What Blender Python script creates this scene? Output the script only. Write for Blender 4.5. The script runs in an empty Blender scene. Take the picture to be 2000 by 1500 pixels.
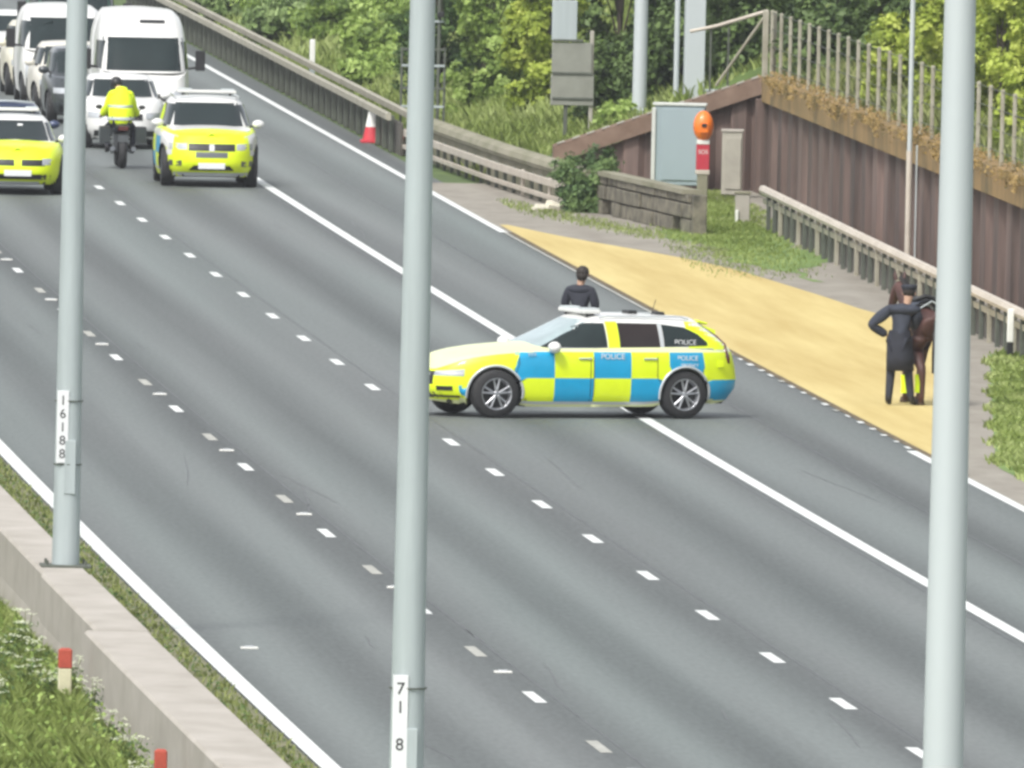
import bpy, bmesh, math, random
import numpy as np
from mathutils import Vector, Matrix
R = math.radians
rnd = random.Random(7)
nr = np.random.default_rng(11)
scene = bpy.context.scene
COL = scene.collection

# ------------------------------------------------------------------ camera, sky, sun, exposure
CAMP = (-12.4196267, 0.0, 12.7431337)
yaw, pitch, roll = -0.0688778, 0.0413557, 0.0216487
cam = bpy.data.cameras.new("camera"); cam.sensor_width = 36.0; cam.lens = 40040.78 / 2000 * 36
cam.clip_start = 1.0; cam.clip_end = 3000
co = bpy.data.objects.new("camera", cam); COL.objects.link(co)
_cy, _sy, _cp, _sp = math.cos(yaw), math.sin(yaw), math.cos(pitch), math.sin(pitch)
fw = Vector((-_sy*_cp, _cy*_cp, -_sp)); r0 = Vector((_cy, _sy, 0)); u0 = r0.cross(fw)
rr = r0*math.cos(roll) + u0*math.sin(roll); uu = u0*math.cos(roll) - r0*math.sin(roll)
co.matrix_world = Matrix(((rr.x, uu.x, -fw.x, CAMP[0]), (rr.y, uu.y, -fw.y, CAMP[1]), (rr.z, uu.z, -fw.z, CAMP[2]), (0, 0, 0, 1)))
scene.camera = co
SUN_EL, SUN_AZ = 52, 215       # azimuth clockwise from +Y
w = bpy.data.worlds.new("World"); scene.world = w; w.use_nodes = True
nt = w.node_tree; nt.nodes.clear()
o_ = nt.nodes.new("ShaderNodeOutputWorld"); b_ = nt.nodes.new("ShaderNodeBackground"); b_.inputs[1].default_value = 0.13
s_ = nt.nodes.new("ShaderNodeTexSky"); s_.sky_type = 'NISHITA'; s_.sun_disc = False
s_.sun_elevation = R(SUN_EL); s_.sun_rotation = R(SUN_AZ); s_.dust_density = 3.0; s_.air_density = 1.0
h_ = nt.nodes.new("ShaderNodeHueSaturation"); h_.inputs['Saturation'].default_value = 0.25
nt.links.new(s_.outputs[0], h_.inputs['Color']); nt.links.new(h_.outputs[0], b_.inputs[0]); nt.links.new(b_.outputs[0], o_.inputs[0])
sl = bpy.data.lights.new("sun", 'SUN'); sl.energy = 1.5; sl.angle = R(10); sl.color = (1, .97, .92)
so = bpy.data.objects.new("sun", sl); COL.objects.link(so)
sd = Vector((math.sin(R(SUN_AZ))*math.cos(R(SUN_EL)), math.cos(R(SUN_AZ))*math.cos(R(SUN_EL)), math.sin(R(SUN_EL))))
so.rotation_euler = sd.to_track_quat('Z', 'Y').to_euler(); so.location = (0, 300, 60)
scene.view_settings.view_transform = 'Standard'; scene.view_settings.look = 'None'
scene.view_settings.exposure = 0.98; scene.view_settings.gamma = 1
try: scene.cycles.filter_width = 3.0
except Exception: pass

# ------------------------------------------------------------------ geometry of the road
def off(s): return 3.26e-5*(s-300)**2 - .07567*((s-300)/100)**3
def LX(l, Y): return l + off(Y)

# ------------------------------------------------------------------ materials
def nodes(name):
    m = bpy.data.materials.new(name); m.use_nodes = True
    return m, m.node_tree, m.node_tree.nodes["Principled BSDF"]
def mat(name, col, rough=.6, metal=0., var=.12, scale=6., spec=.5, coat=0., bump=0., col2=None, stretch=None, detail=6):
    m, t, p = nodes(name)
    p.inputs['Roughness'].default_value = rough; p.inputs['Metallic'].default_value = metal
    p.inputs['Specular IOR Level'].default_value = spec; p.inputs['Coat Weight'].default_value = coat
    p.inputs['Coat Roughness'].default_value = .08
    tc = t.nodes.new("ShaderNodeTexCoord"); mp = t.nodes.new("ShaderNodeMapping")
    if stretch: mp.inputs['Scale'].default_value = stretch
    n = t.nodes.new("ShaderNodeTexNoise"); n.inputs['Scale'].default_value = scale; n.inputs['Detail'].default_value = detail; n.inputs['Roughness'].default_value = .65
    cr = t.nodes.new("ShaderNodeValToRGB"); c = Vector(col)
    c2 = Vector(col2) if col2 else c*(1+var)
    c1 = c*(1-var) if not col2 else c
    cr.color_ramp.elements[0].position = .32; cr.color_ramp.elements[1].position = .68
    cr.color_ramp.elements[0].color = (*c1, 1); cr.color_ramp.elements[1].color = (*c2, 1)
    t.links.new(tc.outputs['Object'], mp.inputs[0]); t.links.new(mp.outputs[0], n.inputs[0])
    t.links.new(n.outputs[0], cr.inputs[0]); t.links.new(cr.outputs[0], p.inputs['Base Color'])
    if bump:
        b = t.nodes.new("ShaderNodeBump"); b.inputs['Strength'].default_value = bump; b.inputs['Distance'].default_value = .02
        t.links.new(n.outputs[0], b.inputs['Height']); t.links.new(b.outputs[0], p.inputs['Normal'])
    return m
def mat_leaf(name, c1, c2, c3, trans=.25, noise=1.2):
    """foliage: tone per leaf (attribute) and clump scale noise"""
    m, t, p = nodes(name); p.inputs['Roughness'].default_value = .55; p.inputs['Specular IOR Level'].default_value = .3
    a = t.nodes.new("ShaderNodeAttribute"); a.attribute_name = "tone"
    tc = t.nodes.new("ShaderNodeTexCoord"); n = t.nodes.new("ShaderNodeTexNoise"); n.inputs['Scale'].default_value = noise; n.inputs['Detail'].default_value = 3
    ad = t.nodes.new("ShaderNodeMath"); ad.operation = 'MULTIPLY_ADD'; ad.inputs[1].default_value = .55
    mu = t.nodes.new("ShaderNodeMath"); mu.operation = 'MULTIPLY_ADD'; mu.inputs[1].default_value = 1.5; mu.inputs[2].default_value = -.52
    t.links.new(tc.outputs['Object'], n.inputs[0]); t.links.new(n.outputs[0], mu.inputs[0])
    t.links.new(a.outputs['Fac'], ad.inputs[0]); t.links.new(mu.outputs[0], ad.inputs[2])
    cr = t.nodes.new("ShaderNodeValToRGB"); e = cr.color_ramp.elements
    e[0].position = .1; e[0].color = (*c1, 1); e[1].position = .9; e[1].color = (*c3, 1); k = e.new(.5); k.color = (*c2, 1)
    t.links.new(ad.outputs[0], cr.inputs[0]); t.links.new(cr.outputs[0], p.inputs['Base Color'])
    tr = t.nodes.new("ShaderNodeBsdfTranslucent"); mx = t.nodes.new("ShaderNodeMixShader"); mx.inputs[0].default_value = trans
    t.links.new(cr.outputs[0], tr.inputs[0]); out = t.nodes["Material Output"]
    t.links.new(p.outputs[0], mx.inputs[1]); t.links.new(tr.outputs[0], mx.inputs[2]); t.links.new(mx.outputs[0], out.inputs[0])
    return m
def mat_road():
    m, t, p = nodes("asphalt"); p.inputs['Roughness'].default_value = .62; p.inputs['Specular IOR Level'].default_value = .35
    L = t.links; tc = t.nodes.new("ShaderNodeTexCoord")
    def noise(scale, st, det=5):
        mp = t.nodes.new("ShaderNodeMapping"); mp.inputs['Scale'].default_value = st
        n = t.nodes.new("ShaderNodeTexNoise"); n.inputs['Scale'].default_value = scale; n.inputs['Detail'].default_value = det
        L.new(tc.outputs['Object'], mp.inputs[0]); L.new(mp.outputs[0], n.inputs[0]); return n.outputs[0]
    def math_(op, a, b=None, c=None):
        q = t.nodes.new("ShaderNodeMath"); q.operation = op
        for i, v in enumerate((a, b, c)):
            if v is None: continue
            if isinstance(v, (int, float)): q.inputs[i].default_value = v
            else: L.new(v, q.inputs[i])
        return q.outputs[0]
    # wheel tracks: a soft wave over the lane width, broken by long stretched noise
    sx = t.nodes.new("ShaderNodeSeparateXYZ"); L.new(tc.outputs['UV'], sx.inputs[0])
    wob = noise(.8, (.25, .012, 1), 3)
    ph = math_('MULTIPLY_ADD', sx.outputs[0], 2*math.pi/1.69, math_('MULTIPLY_ADD', wob, 2.4, -1.96))
    tracks = math_('SINE', ph)
    amp = noise(1., (.35, .008, 1), 3)
    tr = math_('MULTIPLY', tracks, math_('MULTIPLY', amp, .060))
    streak = math_('MULTIPLY', math_('SUBTRACT', noise(1.0, (1.3, .010, 1), 6), .5), .085)
    patch = math_('MULTIPLY', math_('SUBTRACT', noise(.35, (1, .012, 1), 5), .5), .075)
    grain = math_('MULTIPLY', math_('SUBTRACT', noise(16., (1, .15, 1), 6), .5), .085)
    v = math_('ADD', math_('ADD', tr, streak), math_('ADD', patch, grain))
    v = math_('ADD', v, .113)
    cb = t.nodes.new("ShaderNodeCombineColor")
    hue = noise(.5, (1, .03, 1), 3)
    L.new(math_('MULTIPLY', v, math_('MULTIPLY_ADD', hue, .12, .90)), cb.inputs[0]); L.new(math_('MULTIPLY', v, math_('MULTIPLY_ADD', hue, -.06, 1.10)), cb.inputs[1]); L.new(math_('MULTIPLY', v, 1.03), cb.inputs[2])
    L.new(cb.outputs[0], p.inputs['Base Color'])
    return m
M = {}
M['road'] = mat_road()
M['white_line'] = mat('white_line', (.62, .64, .62), .6, var=.12, scale=3)
M['worn_line'] = mat('worn_line', (.25, .25, .22), .7, col2=(.42, .42, .38), scale=5)
M['tar'] = mat('tar_seal', (.055, .058, .058), .5, col2=(.10, .105, .105), scale=1)
M['patch'] = mat('asphalt_patch', (.085, .093, .091), .7, col2=(.115, .123, .121), scale=9, stretch=(1, .15, 1))
M['buff'] = mat('buff_surfacing', (.39, .285, .09), .8, col2=(.54, .44, .18), scale=1.1, stretch=(1, .05, 1), detail=8)
M['bankgreen'] = mat('bank_green', (.035, .06, .015), .9, col2=(.09, .14, .03), scale=1.0)
M['seam'] = mat('edge_seam', (.07, .05, .025), .9, col2=(.16, .12, .06), scale=2)
M['verge'] = mat('verge_earth', (.10, .11, .05), .9, col2=(.20, .19, .11), scale=1.5)
M['grassy'] = mat('grassy_ground', (.08, .14, .03), .9, col2=(.17, .25, .06), scale=1.0)
M['path'] = mat('gravel_path', (.19, .17, .14), .9, col2=(.27, .25, .21), scale=1.6, stretch=(1, .3, 1))
M['bankearth'] = mat('bank_soil', (.035, .055, .015), .9, col2=(.075, .10, .03), scale=.7)
M['concrete'] = mat('concrete', (.30, .275, .235), .85, col2=(.40, .37, .33), scale=1.4, bump=.3, stretch=(1, .5, 1), detail=8)
M['concrete_old'] = mat('mossy_concrete', (.15, .15, .09), .9, col2=(.27, .25, .19), scale=1.5, bump=.4, stretch=(1, .4, 1), detail=8)
M['stone'] = mat('old_block', (.05, .046, .034), .9, col2=(.21, .19, .14), scale=3.5, bump=.5)
M['darkwall'] = mat('dark_backing', (.045, .042, .034), .9, col2=(.10, .09, .075), scale=2.2, stretch=(1, 1.4, .3))
M['galv'] = mat('galvanised_steel', (.36, .405, .41), .55, .15, var=.11, scale=5, stretch=(1, 1, .06))
M['galv_light'] = mat('pale_galvanised_steel', (.44, .48, .485), .55, .1, var=.04, scale=1.2, stretch=(1, 1, .15))
M['rail'] = mat('barrier_rail', (.26, .24, .18), .6, .2, col2=(.38, .36, .29), scale=2)
M['rail_pink'] = mat('pale_barrier_rail', (.42, .37, .31), .6, .1, col2=(.55, .50, .43), scale=2)
M['postm'] = mat('barrier_post', (.09, .10, .08), .7, .2, var=.2, scale=5)
M['dark'] = mat('dark_plastic', (.012, .012, .013), .5, var=.2)
M['black'] = mat('black_rubber', (.016, .016, .017), .75, var=.3, scale=12)
M['rim'] = mat('alloy_rim', (.42, .43, .45), .3, .85, var=.05)
M['rimdark'] = mat('grey_alloy_rim', (.16, .17, .18), .35, .8, var=.05)
def glassm(name, c):
    m = mat(name, c, .08, 0, var=.15, scale=2, spec=.38); return m
M['glass'] = glassm('car_glass', (.012, .020, .020))
M['glass_painted_sky'] = glassm('windscreen_glass_painted_sky', (.30, .37, .38))  # pale because the sky's reflection is painted into the base colour
M['glass_brown'] = glassm('tinted_rear_glass', (.020, .014, .013))
M['silver'] = mat('silver_paint', (.50, .53, .54), .3, .25, var=.03, coat=.5)
M['white'] = mat('white_paint', (.64, .64, .62), .35, var=.03, coat=.4)
M['white_dirty'] = mat('off_white_paint', (.55, .53, .47), .45, var=.08, coat=.2)
M['cream'] = mat('cream_paint', (.58, .55, .44), .4, var=.05, coat=.3)
M['navy'] = mat('dark_blue_paint', (.03, .045, .10), .3, .2, var=.1, coat=.6)
M['darkcar'] = mat('dark_grey_paint', (.035, .042, .045), .3, .2, var=.1, coat=.6)
M['greencar'] = mat('dark_green_paint', (.02, .07, .045), .5, var=.15, coat=.2)
M['white_reflect_tint'] = mat('white_paint_yellow_reflection', (.66, .70, .36), .35, var=.03, coat=.4)  # white bodywork with the yellow reflection painted into its colour
M['yellow'] = mat('retroreflective_yellow', (.64, .78, .004), .45, var=.03, coat=.25)
M['blue'] = mat('livery_blue', (.0, .29, .52), .4, var=.05, coat=.25)
M['hivis'] = mat('hi_vis_fabric', (.68, .88, .01), .8, var=.10, scale=9)
M['redlamp'] = mat('tail_lamp', (.07, .012, .010), .25, coat=.6)
M['lamp'] = mat('headlamp_glass', (.42, .44, .46), .15, .2, coat=.6)
M['plate'] = mat('white_plate', (.66, .67, .68), .45, var=.02)
M['chrome'] = mat('chrome', (.6, .6, .6), .15, 1, var=.02)
M['slate'] = mat('dark_fabric', (.018, .020, .030), .85, var=.25, scale=8)
M['slate2'] = mat('slate_jacket', (.05, .06, .08), .85, var=.25, scale=8)
M['skin'] = mat('skin', (.42, .26, .18), .6, var=.06)
M['hair'] = mat('dark_hair', (.02, .014, .01), .7, var=.3, scale=30)
M['bay'] = mat('bay_horse_coat', (.042, .017, .013), .6, col2=(.09, .038, .03), scale=3)
M['mane'] = mat('black_horse_hair', (.012, .009, .008), .6, var=.3, scale=20, stretch=(1, 1, .2))
M['hoof'] = mat('hoof', (.07, .045, .03), .6)
M['orange'] = mat('orange_plastic', (.75, .17, .012), .4, var=.06, coat=.3)
M['sosred'] = mat('red_sign_face', (.42, .03, .05), .45, var=.06)
M['cab'] = mat('grey_cabinet_paint', (.27, .33, .355), .5, var=.05, scale=1.5, stretch=(1, 1, .3))
M['cab_light'] = mat('pale_cabinet_edge', (.50, .51, .48), .5, var=.06)
M['beige'] = mat('beige_cabinet_paint', (.34, .32, .27), .6, var=.12, scale=2)
M['signback'] = mat('grey_sign_back', (.23, .235, .20), .6, .15, var=.12, scale=2.5)
M['pile'] = mat('shade_streaked_sheet_pile', (.030, .022, .018), .75, .1, col2=(.19, .13, .11), scale=1.1, stretch=(2.5, .45, .12), bump=.2, detail=8)  # streaks painted for the light and dark contrast the ribs themselves lack
M['rust'] = mat('rusty_capping', (.10, .075, .025), .85, col2=(.32, .20, .075), scale=1.6, stretch=(1.5, .5, .3), detail=8)
M['rustbrown'] = mat('brown_capping', (.12, .075, .05), .85, col2=(.19, .13, .095), scale=2.0)
M['conered'] = mat('cone_red', (.50, .035, .05), .6, var=.1)
M['conewhite'] = mat('cone_white', (.68, .68, .64), .5, var=.05)
M['redtop'] = mat('marker_red', (.36, .06, .035), .6, var=.2)
M['creampost'] = mat('cream_post', (.52, .50, .34), .7, var=.12)
M['bark'] = mat('bark', (.05, .04, .028), .9, var=.35, scale=6, stretch=(1, 1, .3), bump=.4)
M['leaf_yellow'] = mat_leaf('leaf_yellow_green', (.20, .265, .04), (.36, .445, .065), (.52, .58, .13), .35)
M['leaf_mid'] = mat_leaf('leaf_mid_green', (.13, .20, .05), (.27, .38, .085), (.43, .55, .17), .35)
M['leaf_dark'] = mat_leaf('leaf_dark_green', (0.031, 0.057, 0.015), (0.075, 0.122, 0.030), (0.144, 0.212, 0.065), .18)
M['leaf_pale'] = mat_leaf('leaf_pale_green', (.14, .20, .075), (.23, .33, .115), (.37, .47, .21), .33)
M['leaf_bush'] = mat_leaf('bush_leaf', (.04, .08, .025), (.085, .15, .045), (.17, .25, .08), .22)
M['grass'] = mat_leaf('grass_blade', (.125, .17, .04), (.23, .295, .07), (.37, .43, .16), .3, .5)
M['creeper'] = mat_leaf('withered_creeper', (.09, .07, .02), (.22, .15, .05), (.36, .25, .09), .15, .5)
M['grass_dry'] = mat_leaf('dry_grass_blade', (0.143, 0.174, 0.050), (0.242, 0.282, 0.090), (0.396, 0.420, 0.171), .3, .8)
M['flower'] = mat('white_flower', (.48, .51, .36), .7, var=.1)
M['lichen'] = mat('litter_paper', (.55, .52, .42), .8, var=.15)

# ------------------------------------------------------------------ object helpers
def tag(o, label=None, cat=None, group=None, kind=None):
    if label: o['label'] = label
    if cat: o['category'] = cat
    if group: o['group'] = group
    if kind: o['kind'] = kind
    return o
def empty(name, loc=(0, 0, 0), rz=0, parent=None):
    o = bpy.data.objects.new(name, None); COL.objects.link(o); o.location = loc; o.rotation_euler = (0, 0, rz); o.parent = parent
    return o
class MB:
    """collects faces with materials and links them as one mesh object"""
    def __init__(s): s.v = []; s.f = []; s.m = []; s.mats = []; s.sm = []
    def mi(s, m):
        if m not in s.mats: s.mats.append(m)
        return s.mats.index(m)
    def add(s, vs, fs, m, smooth=False):
        b = len(s.v); s.v += [tuple(q) for q in vs]; k = s.mi(m)
        for f in fs: s.f.append(tuple(b+i for i in f)); s.m.append(k); s.sm.append(smooth)
    def box(s, c, d, m, rz=0, ry=0, rx=0):
        x, y, z = (q/2 for q in d); mt = Matrix.Translation(c) @ Matrix.Rotation(rz, 4, 'Z') @ Matrix.Rotation(ry, 4, 'Y') @ Matrix.Rotation(rx, 4, 'X')
        b = min(.012, min(d)*.2); P = []
        # chamfered box: 24 vertices
        for sx in (-1, 1):
            for sy in (-1, 1):
                for sz in (-1, 1):
                    P += [mt @ Vector((sx*x, sy*(y-b), sz*(z-b))), mt @ Vector((sx*(x-b), sy*y, sz*(z-b))), mt @ Vector((sx*(x-b), sy*(y-b), sz*z))]
        bm = bmesh.new()
        for q in P: bm.verts.new(q)
        h = bmesh.ops.convex_hull(bm, input=bm.verts); bmesh.ops.recalc_face_normals(bm, faces=bm.faces)
        bm.verts.index_update()
        s.add([q.co.copy() for q in bm.verts], [[q.index for q in f.verts] for f in bm.faces], m); bm.free()
    def tube(s, pts, r, m, n=10, caps=True, smooth=True):
        pts = [Vector(p) for p in pts]; rs = r if isinstance(r, (list, tuple)) else [r]*len(pts)
        V = []; prev = None
        for i, p in enumerate(pts):
            t = (pts[min(i+1, len(pts)-1)] - pts[max(i-1, 0)]).normalized()
            a = Vector((0, 0, 1)) if abs(t.z) < .9 else Vector((1, 0, 0))
            u = t.cross(a).normalized(); v = t.cross(u)
            for k in range(n):
                A = 2*math.pi*k/n; V.append(p + (u*math.cos(A) + v*math.sin(A))*rs[i])
        F = [(i*n+k, i*n+(k+1) % n, (i+1)*n+(k+1) % n, (i+1)*n+k) for i in range(len(pts)-1) for k in range(n)]
        s.add(V, F, m, smooth)
        if caps: s.add(V[:n][::-1], [tuple(range(n))], m); s.add(V[-n:], [tuple(range(n))], m)
    def lathe(s, prof, m, n=32, axis='Z', c=(0, 0, 0), smooth=True):
        V = []
        for r, h in prof:
            for k in range(n):
                a = 2*math.pi*k/n; x, y = r*math.cos(a), r*math.sin(a)
                V.append(((x, y, h) if axis == 'Z' else (x, h, y) if axis == 'Y' else (h, x, y)))
        V = [Vector(v)+Vector(c) for v in V]
        F = [(i*n+k, i*n+(k+1) % n, (i+1)*n+(k+1) % n, (i+1)*n+k) for i in range(len(prof)-1) for k in range(n)]
        s.add(V, F, m, smooth)
    def ball(s, c, r, m, n=14, k=9):
        rx, ry, rz = r if isinstance(r, (tuple, list)) else (r, r, r)
        prof = [(math.sin(math.pi*i/k), -math.cos(math.pi*i/k)) for i in range(k+1)]
        b = len(s.v); s.lathe(prof, m, n)
        for i in range(b, len(s.v)): x, y, z = s.v[i]; s.v[i] = (x*rx+c[0], y*ry+c[1], z*rz+c[2])
    def build(s, name, parent=None, loc=(0, 0, 0), rz=0):
        me = bpy.data.meshes.new(name); me.from_pydata(s.v, [], s.f)
        for m in s.mats: me.materials.append(m)
        me.polygons.foreach_set('material_index', s.m); me.polygons.foreach_set('use_smooth', s.sm)
        me.update(); o = bpy.data.objects.new(name, me); COL.objects.link(o); o.parent = parent; o.location = loc; o.rotation_euler = (0, 0, rz)
        return o
def boxo(name, c, d, m, parent=None, rz=0, ry=0, rx=0):
    b = MB(); b.box(c, d, m, rz, ry, rx); return b.build(name, parent)
def tubeo(name, pts, r, m, parent=None, n=10):
    b = MB(); b.tube(pts, r, m, n); return b.build(name, parent)
def fixn(o):
    bm = bmesh.new(); bm.from_mesh(o.data); bmesh.ops.remove_doubles(bm, verts=bm.verts, dist=1e-4); bmesh.ops.recalc_face_normals(bm, faces=bm.faces); bm.to_mesh(o.data); bm.free(); return o
def ribbon(name, l0, l1, y0, y1, z, m, step=4., parent=None):
    """flat strip following the road; UV.x = lateral position"""
    n = max(2, int((y1-y0)/step)+1); ys = np.linspace(y0, y1, n); V = []; F = []
    f0 = l0 if callable(l0) else (lambda y: l0); f1 = l1 if callable(l1) else (lambda y: l1)
    for y in ys: V += [(LX(f0(y), y), y, z), (LX(f1(y), y), y, z)]
    F = [(2*i, 2*i+1, 2*i+3, 2*i+2) for i in range(n-1)]
    b = MB(); b.add(V, F, m); o = b.build(name, parent)
    uv = o.data.uv_layers.new(name='UVMap')
    for lp in o.data.loops:
        v = o.data.vertices[lp.vertex_index].co; uv.data[lp.index].uv = (v.x-off(v.y), v.y*.1)
    return o
def text(name, s, size, m, parent, loc, rot, extrude=.002):
    c = bpy.data.curves.new(name, 'FONT'); c.body = s; c.size = size; c.extrude = extrude; c.align_x = 'CENTER'; c.align_y = 'CENTER'; c.materials.append(m)
    o = bpy.data.objects.new(name, c); COL.objects.link(o)
    me = bpy.data.meshes.new_from_object(o.evaluated_get(bpy.context.evaluated_depsgraph_get()))
    bpy.data.objects.remove(o); q = bpy.data.objects.new(name, me); COL.objects.link(q)
    q.parent = parent; q.location = loc; q.rotation_euler = rot
    return q
def quads(name, C, S, m, N=None, parent=None, aspect=.6, updir=None, tone=None):
    """many small leaf faces: C centres (n,3), S sizes (n)"""
    n = len(C)
    if N is None: N = nr.normal(size=(n, 3)); N[:, 2] = np.abs(N[:, 2])+.3
    N = N/np.linalg.norm(N, axis=1)[:, None]
    A = nr.normal(size=(n, 3)) if updir is None else updir
    U = np.cross(N, A); U /= np.linalg.norm(U, axis=1)[:, None]+1e-9; W = np.cross(N, U)
    S = S[:, None]
    V = np.stack([C-U*S, C-W*S*aspect*.9+U*S*.1, C+U*S, C+W*S*aspect], 1).reshape(-1, 3)
    me = bpy.data.meshes.new(name); me.vertices.add(4*n); me.vertices.foreach_set('co', V.ravel())
    me.loops.add(4*n); me.loops.foreach_set('vertex_index', np.arange(4*n)); me.polygons.add(n)
    me.polygons.foreach_set('loop_start', np.arange(n)*4); me.polygons.foreach_set('loop_total', np.full(n, 4))
    me.materials.append(m); me.update(calc_edges=True)
    a = me.attributes.new('tone', 'FLOAT', 'POINT'); t = nr.random(n) if tone is None else tone
    a.data.foreach_set('value', np.repeat(t, 4)); me.validate()
    o = bpy.data.objects.new(name, me); COL.objects.link(o); o.parent = parent; return o
def blades(name, P, H, m, lean=.35, wid=.012, parent=None, tone=None):
    n = len(P); a = nr.random(n)*2*math.pi; D = np.stack([np.cos(a), np.sin(a), np.zeros(n)], 1)
    b = nr.random(n)*2*math.pi; W = np.stack([np.cos(b), np.sin(b), np.zeros(n)], 1)*wid
    H = H[:, None]; up = np.array([[0, 0, 1.]])
    V = np.stack([P-W, P+W, P+up*H*.6+D*H*lean*.35+W*.8, P+up*H+D*H*lean, P+up*H*.6+D*H*lean*.35-W*.8], 1).reshape(-1, 3)
    me = bpy.data.meshes.new(name); me.vertices.add(5*n); me.vertices.foreach_set('co', V.ravel())
    me.loops.add(5*n); me.loops.foreach_set('vertex_index', np.arange(5*n)); me.polygons.add(n)
    me.polygons.foreach_set('loop_start', np.arange(n)*5); me.polygons.foreach_set('loop_total', np.full(n, 5))
    me.materials.append(m); me.update(calc_edges=True)
    at = me.attributes.new('tone', 'FLOAT', 'POINT'); t = nr.random(n) if tone is None else tone
    at.data.foreach_set('value', np.repeat(t, 5)); me.validate()
    o = bpy.data.objects.new(name, me); COL.objects.link(o); o.parent = parent; return o
def skinmesh(name, joints, edges, m, parent=None, root=None, sub=2, loc=(0, 0, 0), rz=0):
    """one continuous skinned surface; joints {name:(x,y,z,rx[,ry])}"""
    bm = bmesh.new(); L = bm.verts.layers.skin.verify(); vs = {}
    for k, j in joints.items():
        v = bm.verts.new(j[:3]); v[L].radius = (j[3], j[4] if len(j) > 4 else j[3]); vs[k] = v
        v[L].use_root = (k == (root or next(iter(joints))))
    for a, b in edges: bm.edges.new((vs[a], vs[b]))
    me = bpy.data.meshes.new(name); bm.to_mesh(me); bm.free()
    o = bpy.data.objects.new(name, me); COL.objects.link(o)
    s = o.modifiers.new('s', 'SKIN'); s.use_smooth_shade = True; s.branch_smoothing = .6
    q = o.modifiers.new('u', 'SUBSURF'); q.levels = sub; q.render_levels = sub
    bpy.context.view_layer.update()
    me2 = bpy.data.meshes.new_from_object(o.evaluated_get(bpy.context.evaluated_depsgraph_get()))
    bpy.data.objects.remove(o); me2.materials.clear(); me2.materials.append(m)
    for p in me2.polygons: p.use_smooth = True
    n = bpy.data.objects.new(name, me2); COL.objects.link(n); n.parent = parent; n.location = loc; n.rotation_euler = (0, 0, rz)
    return n

# ------------------------------------------------------------------ ground, road, markings
b = MB(); b.add([(-560, -120, -.30), (600, -120, -.30), (600, 2400, -.30), (-560, 2400, -.30)], [(0, 1, 2, 3)], M['bankearth'])
tag(b.build('ground'), kind='structure')
Y0, Y1 = 60, 900
tag(ribbon('road', -.35, 13.62, Y0, Y1, 0, M['road'], 3), kind='structure')
tag(ribbon('far_road', -20, -8.6, Y0, Y1, -.02, M['road'], 6), kind='structure')
tag(ribbon('central_reserve', -8.6, -.35, Y0, Y1, .012, M['grassy'], 6), kind='structure')
tag(ribbon('kerb_strip', -.50, -.13, Y0, Y1, .016, M['verge'], 6), kind='structure')
lm = MB()
def strip(l0, l1, y0, y1, m, z=.004, step=4):
    n = max(2, int((y1-y0)/step)+1); ys = np.linspace(y0, y1, n); V = []
    for y in ys: V += [(LX(l0, y), y, z), (LX(l1, y), y, z)]
    lm.add(V, [(2*i, 2*i+1, 2*i+3, 2*i+2) for i in range(n-1)], m)
strip(-.10, .11, Y0, Y1, M['white_line'], .020)
strip(9.84, 10.03, Y0, Y1, M['white_line'])
strip(12.95, 13.10, 374, Y1, M['white_line'])
strip(12.95, 13.10, Y0, 287, M['white_line'])
strip(13.0, 13.06, 322, 374, M['worn_line'], .011)
s0 = 377.09
for k in range(-60, 32):
    y = s0 - 9*k
    if y < Y0+2: continue
    strip(6.47, 6.61, y-1.05, y+1.05, M['white_line'])
    strip(3.09, 3.22, y-1.05+.2, y+1.05+.2, M['white_line'] if k % 2 else M['worn_line'])
y = 287.5
while y < 322: strip(13.0+rnd.uniform(0, .03), 13.09+rnd.uniform(-.02, .02), y, y+rnd.uniform(.4, .85), M['white_line'] if rnd.random() < .7 else M['worn_line'], .013); y += 2.0
tag(lm.build('road_markings'), kind='structure')
lm = MB()
for l in (3.36, 6.74, 9.72, 11.6):
    strip(l, l+.022, Y0, Y1, M['tar'], .003)
for k in range(26):
    y = rnd.uniform(200, 400); l = rnd.uniform(.6, 12.6); L_ = rnd.uniform(2, 9); a = rnd.uniform(-.05, .05); n = 10; V = []
    for i in range(n+1):
        q = i/n; ll = l+a*L_*q+.012*math.sin(q*7+k); V += [(LX(ll, y+L_*q), y+L_*q, .003), (LX(ll+.018, y+L_*q), y+L_*q, .003)]
    lm.add(V, [(2*i, 2*i+1, 2*i+3, 2*i+2) for i in range(n)], M['tar'])
tag(lm.build('road_repairs'), kind='structure')
# reflective studs, one object each
def stud(l, y, lab):
    b = MB(); b.box((0, 0, .012), (.20, .14, .022), M['conewhite']); b.box((0, 0, .028), (.11, .09, .016), M['lamp'])
    o = b.build('road_stud', None, (LX(l, y), y, .001)); tag(o, lab, 'road stud', 'reflective studs in the road')
ordn = ['lowest', 'second', 'third', 'fourth', 'fifth', 'sixth', 'seventh', 'eighth', 'ninth', 'tenth', 'eleventh', 'twelfth', 'thirteenth', 'fourteenth', 'fifteenth']
sy = [s0+.2-9*k-4.3 for k in range(20, -5, -2)]; sy = [y for y in sy if 205 < y < 395]
for i, y in enumerate(sy): stud(3.155, y, f'{ordn[i]} small pale road stud from the bottom on the lane line near the concrete wall')
stud(.55, 233, 'lone pale stud beside the white edge line near the lamp column base')
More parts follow.
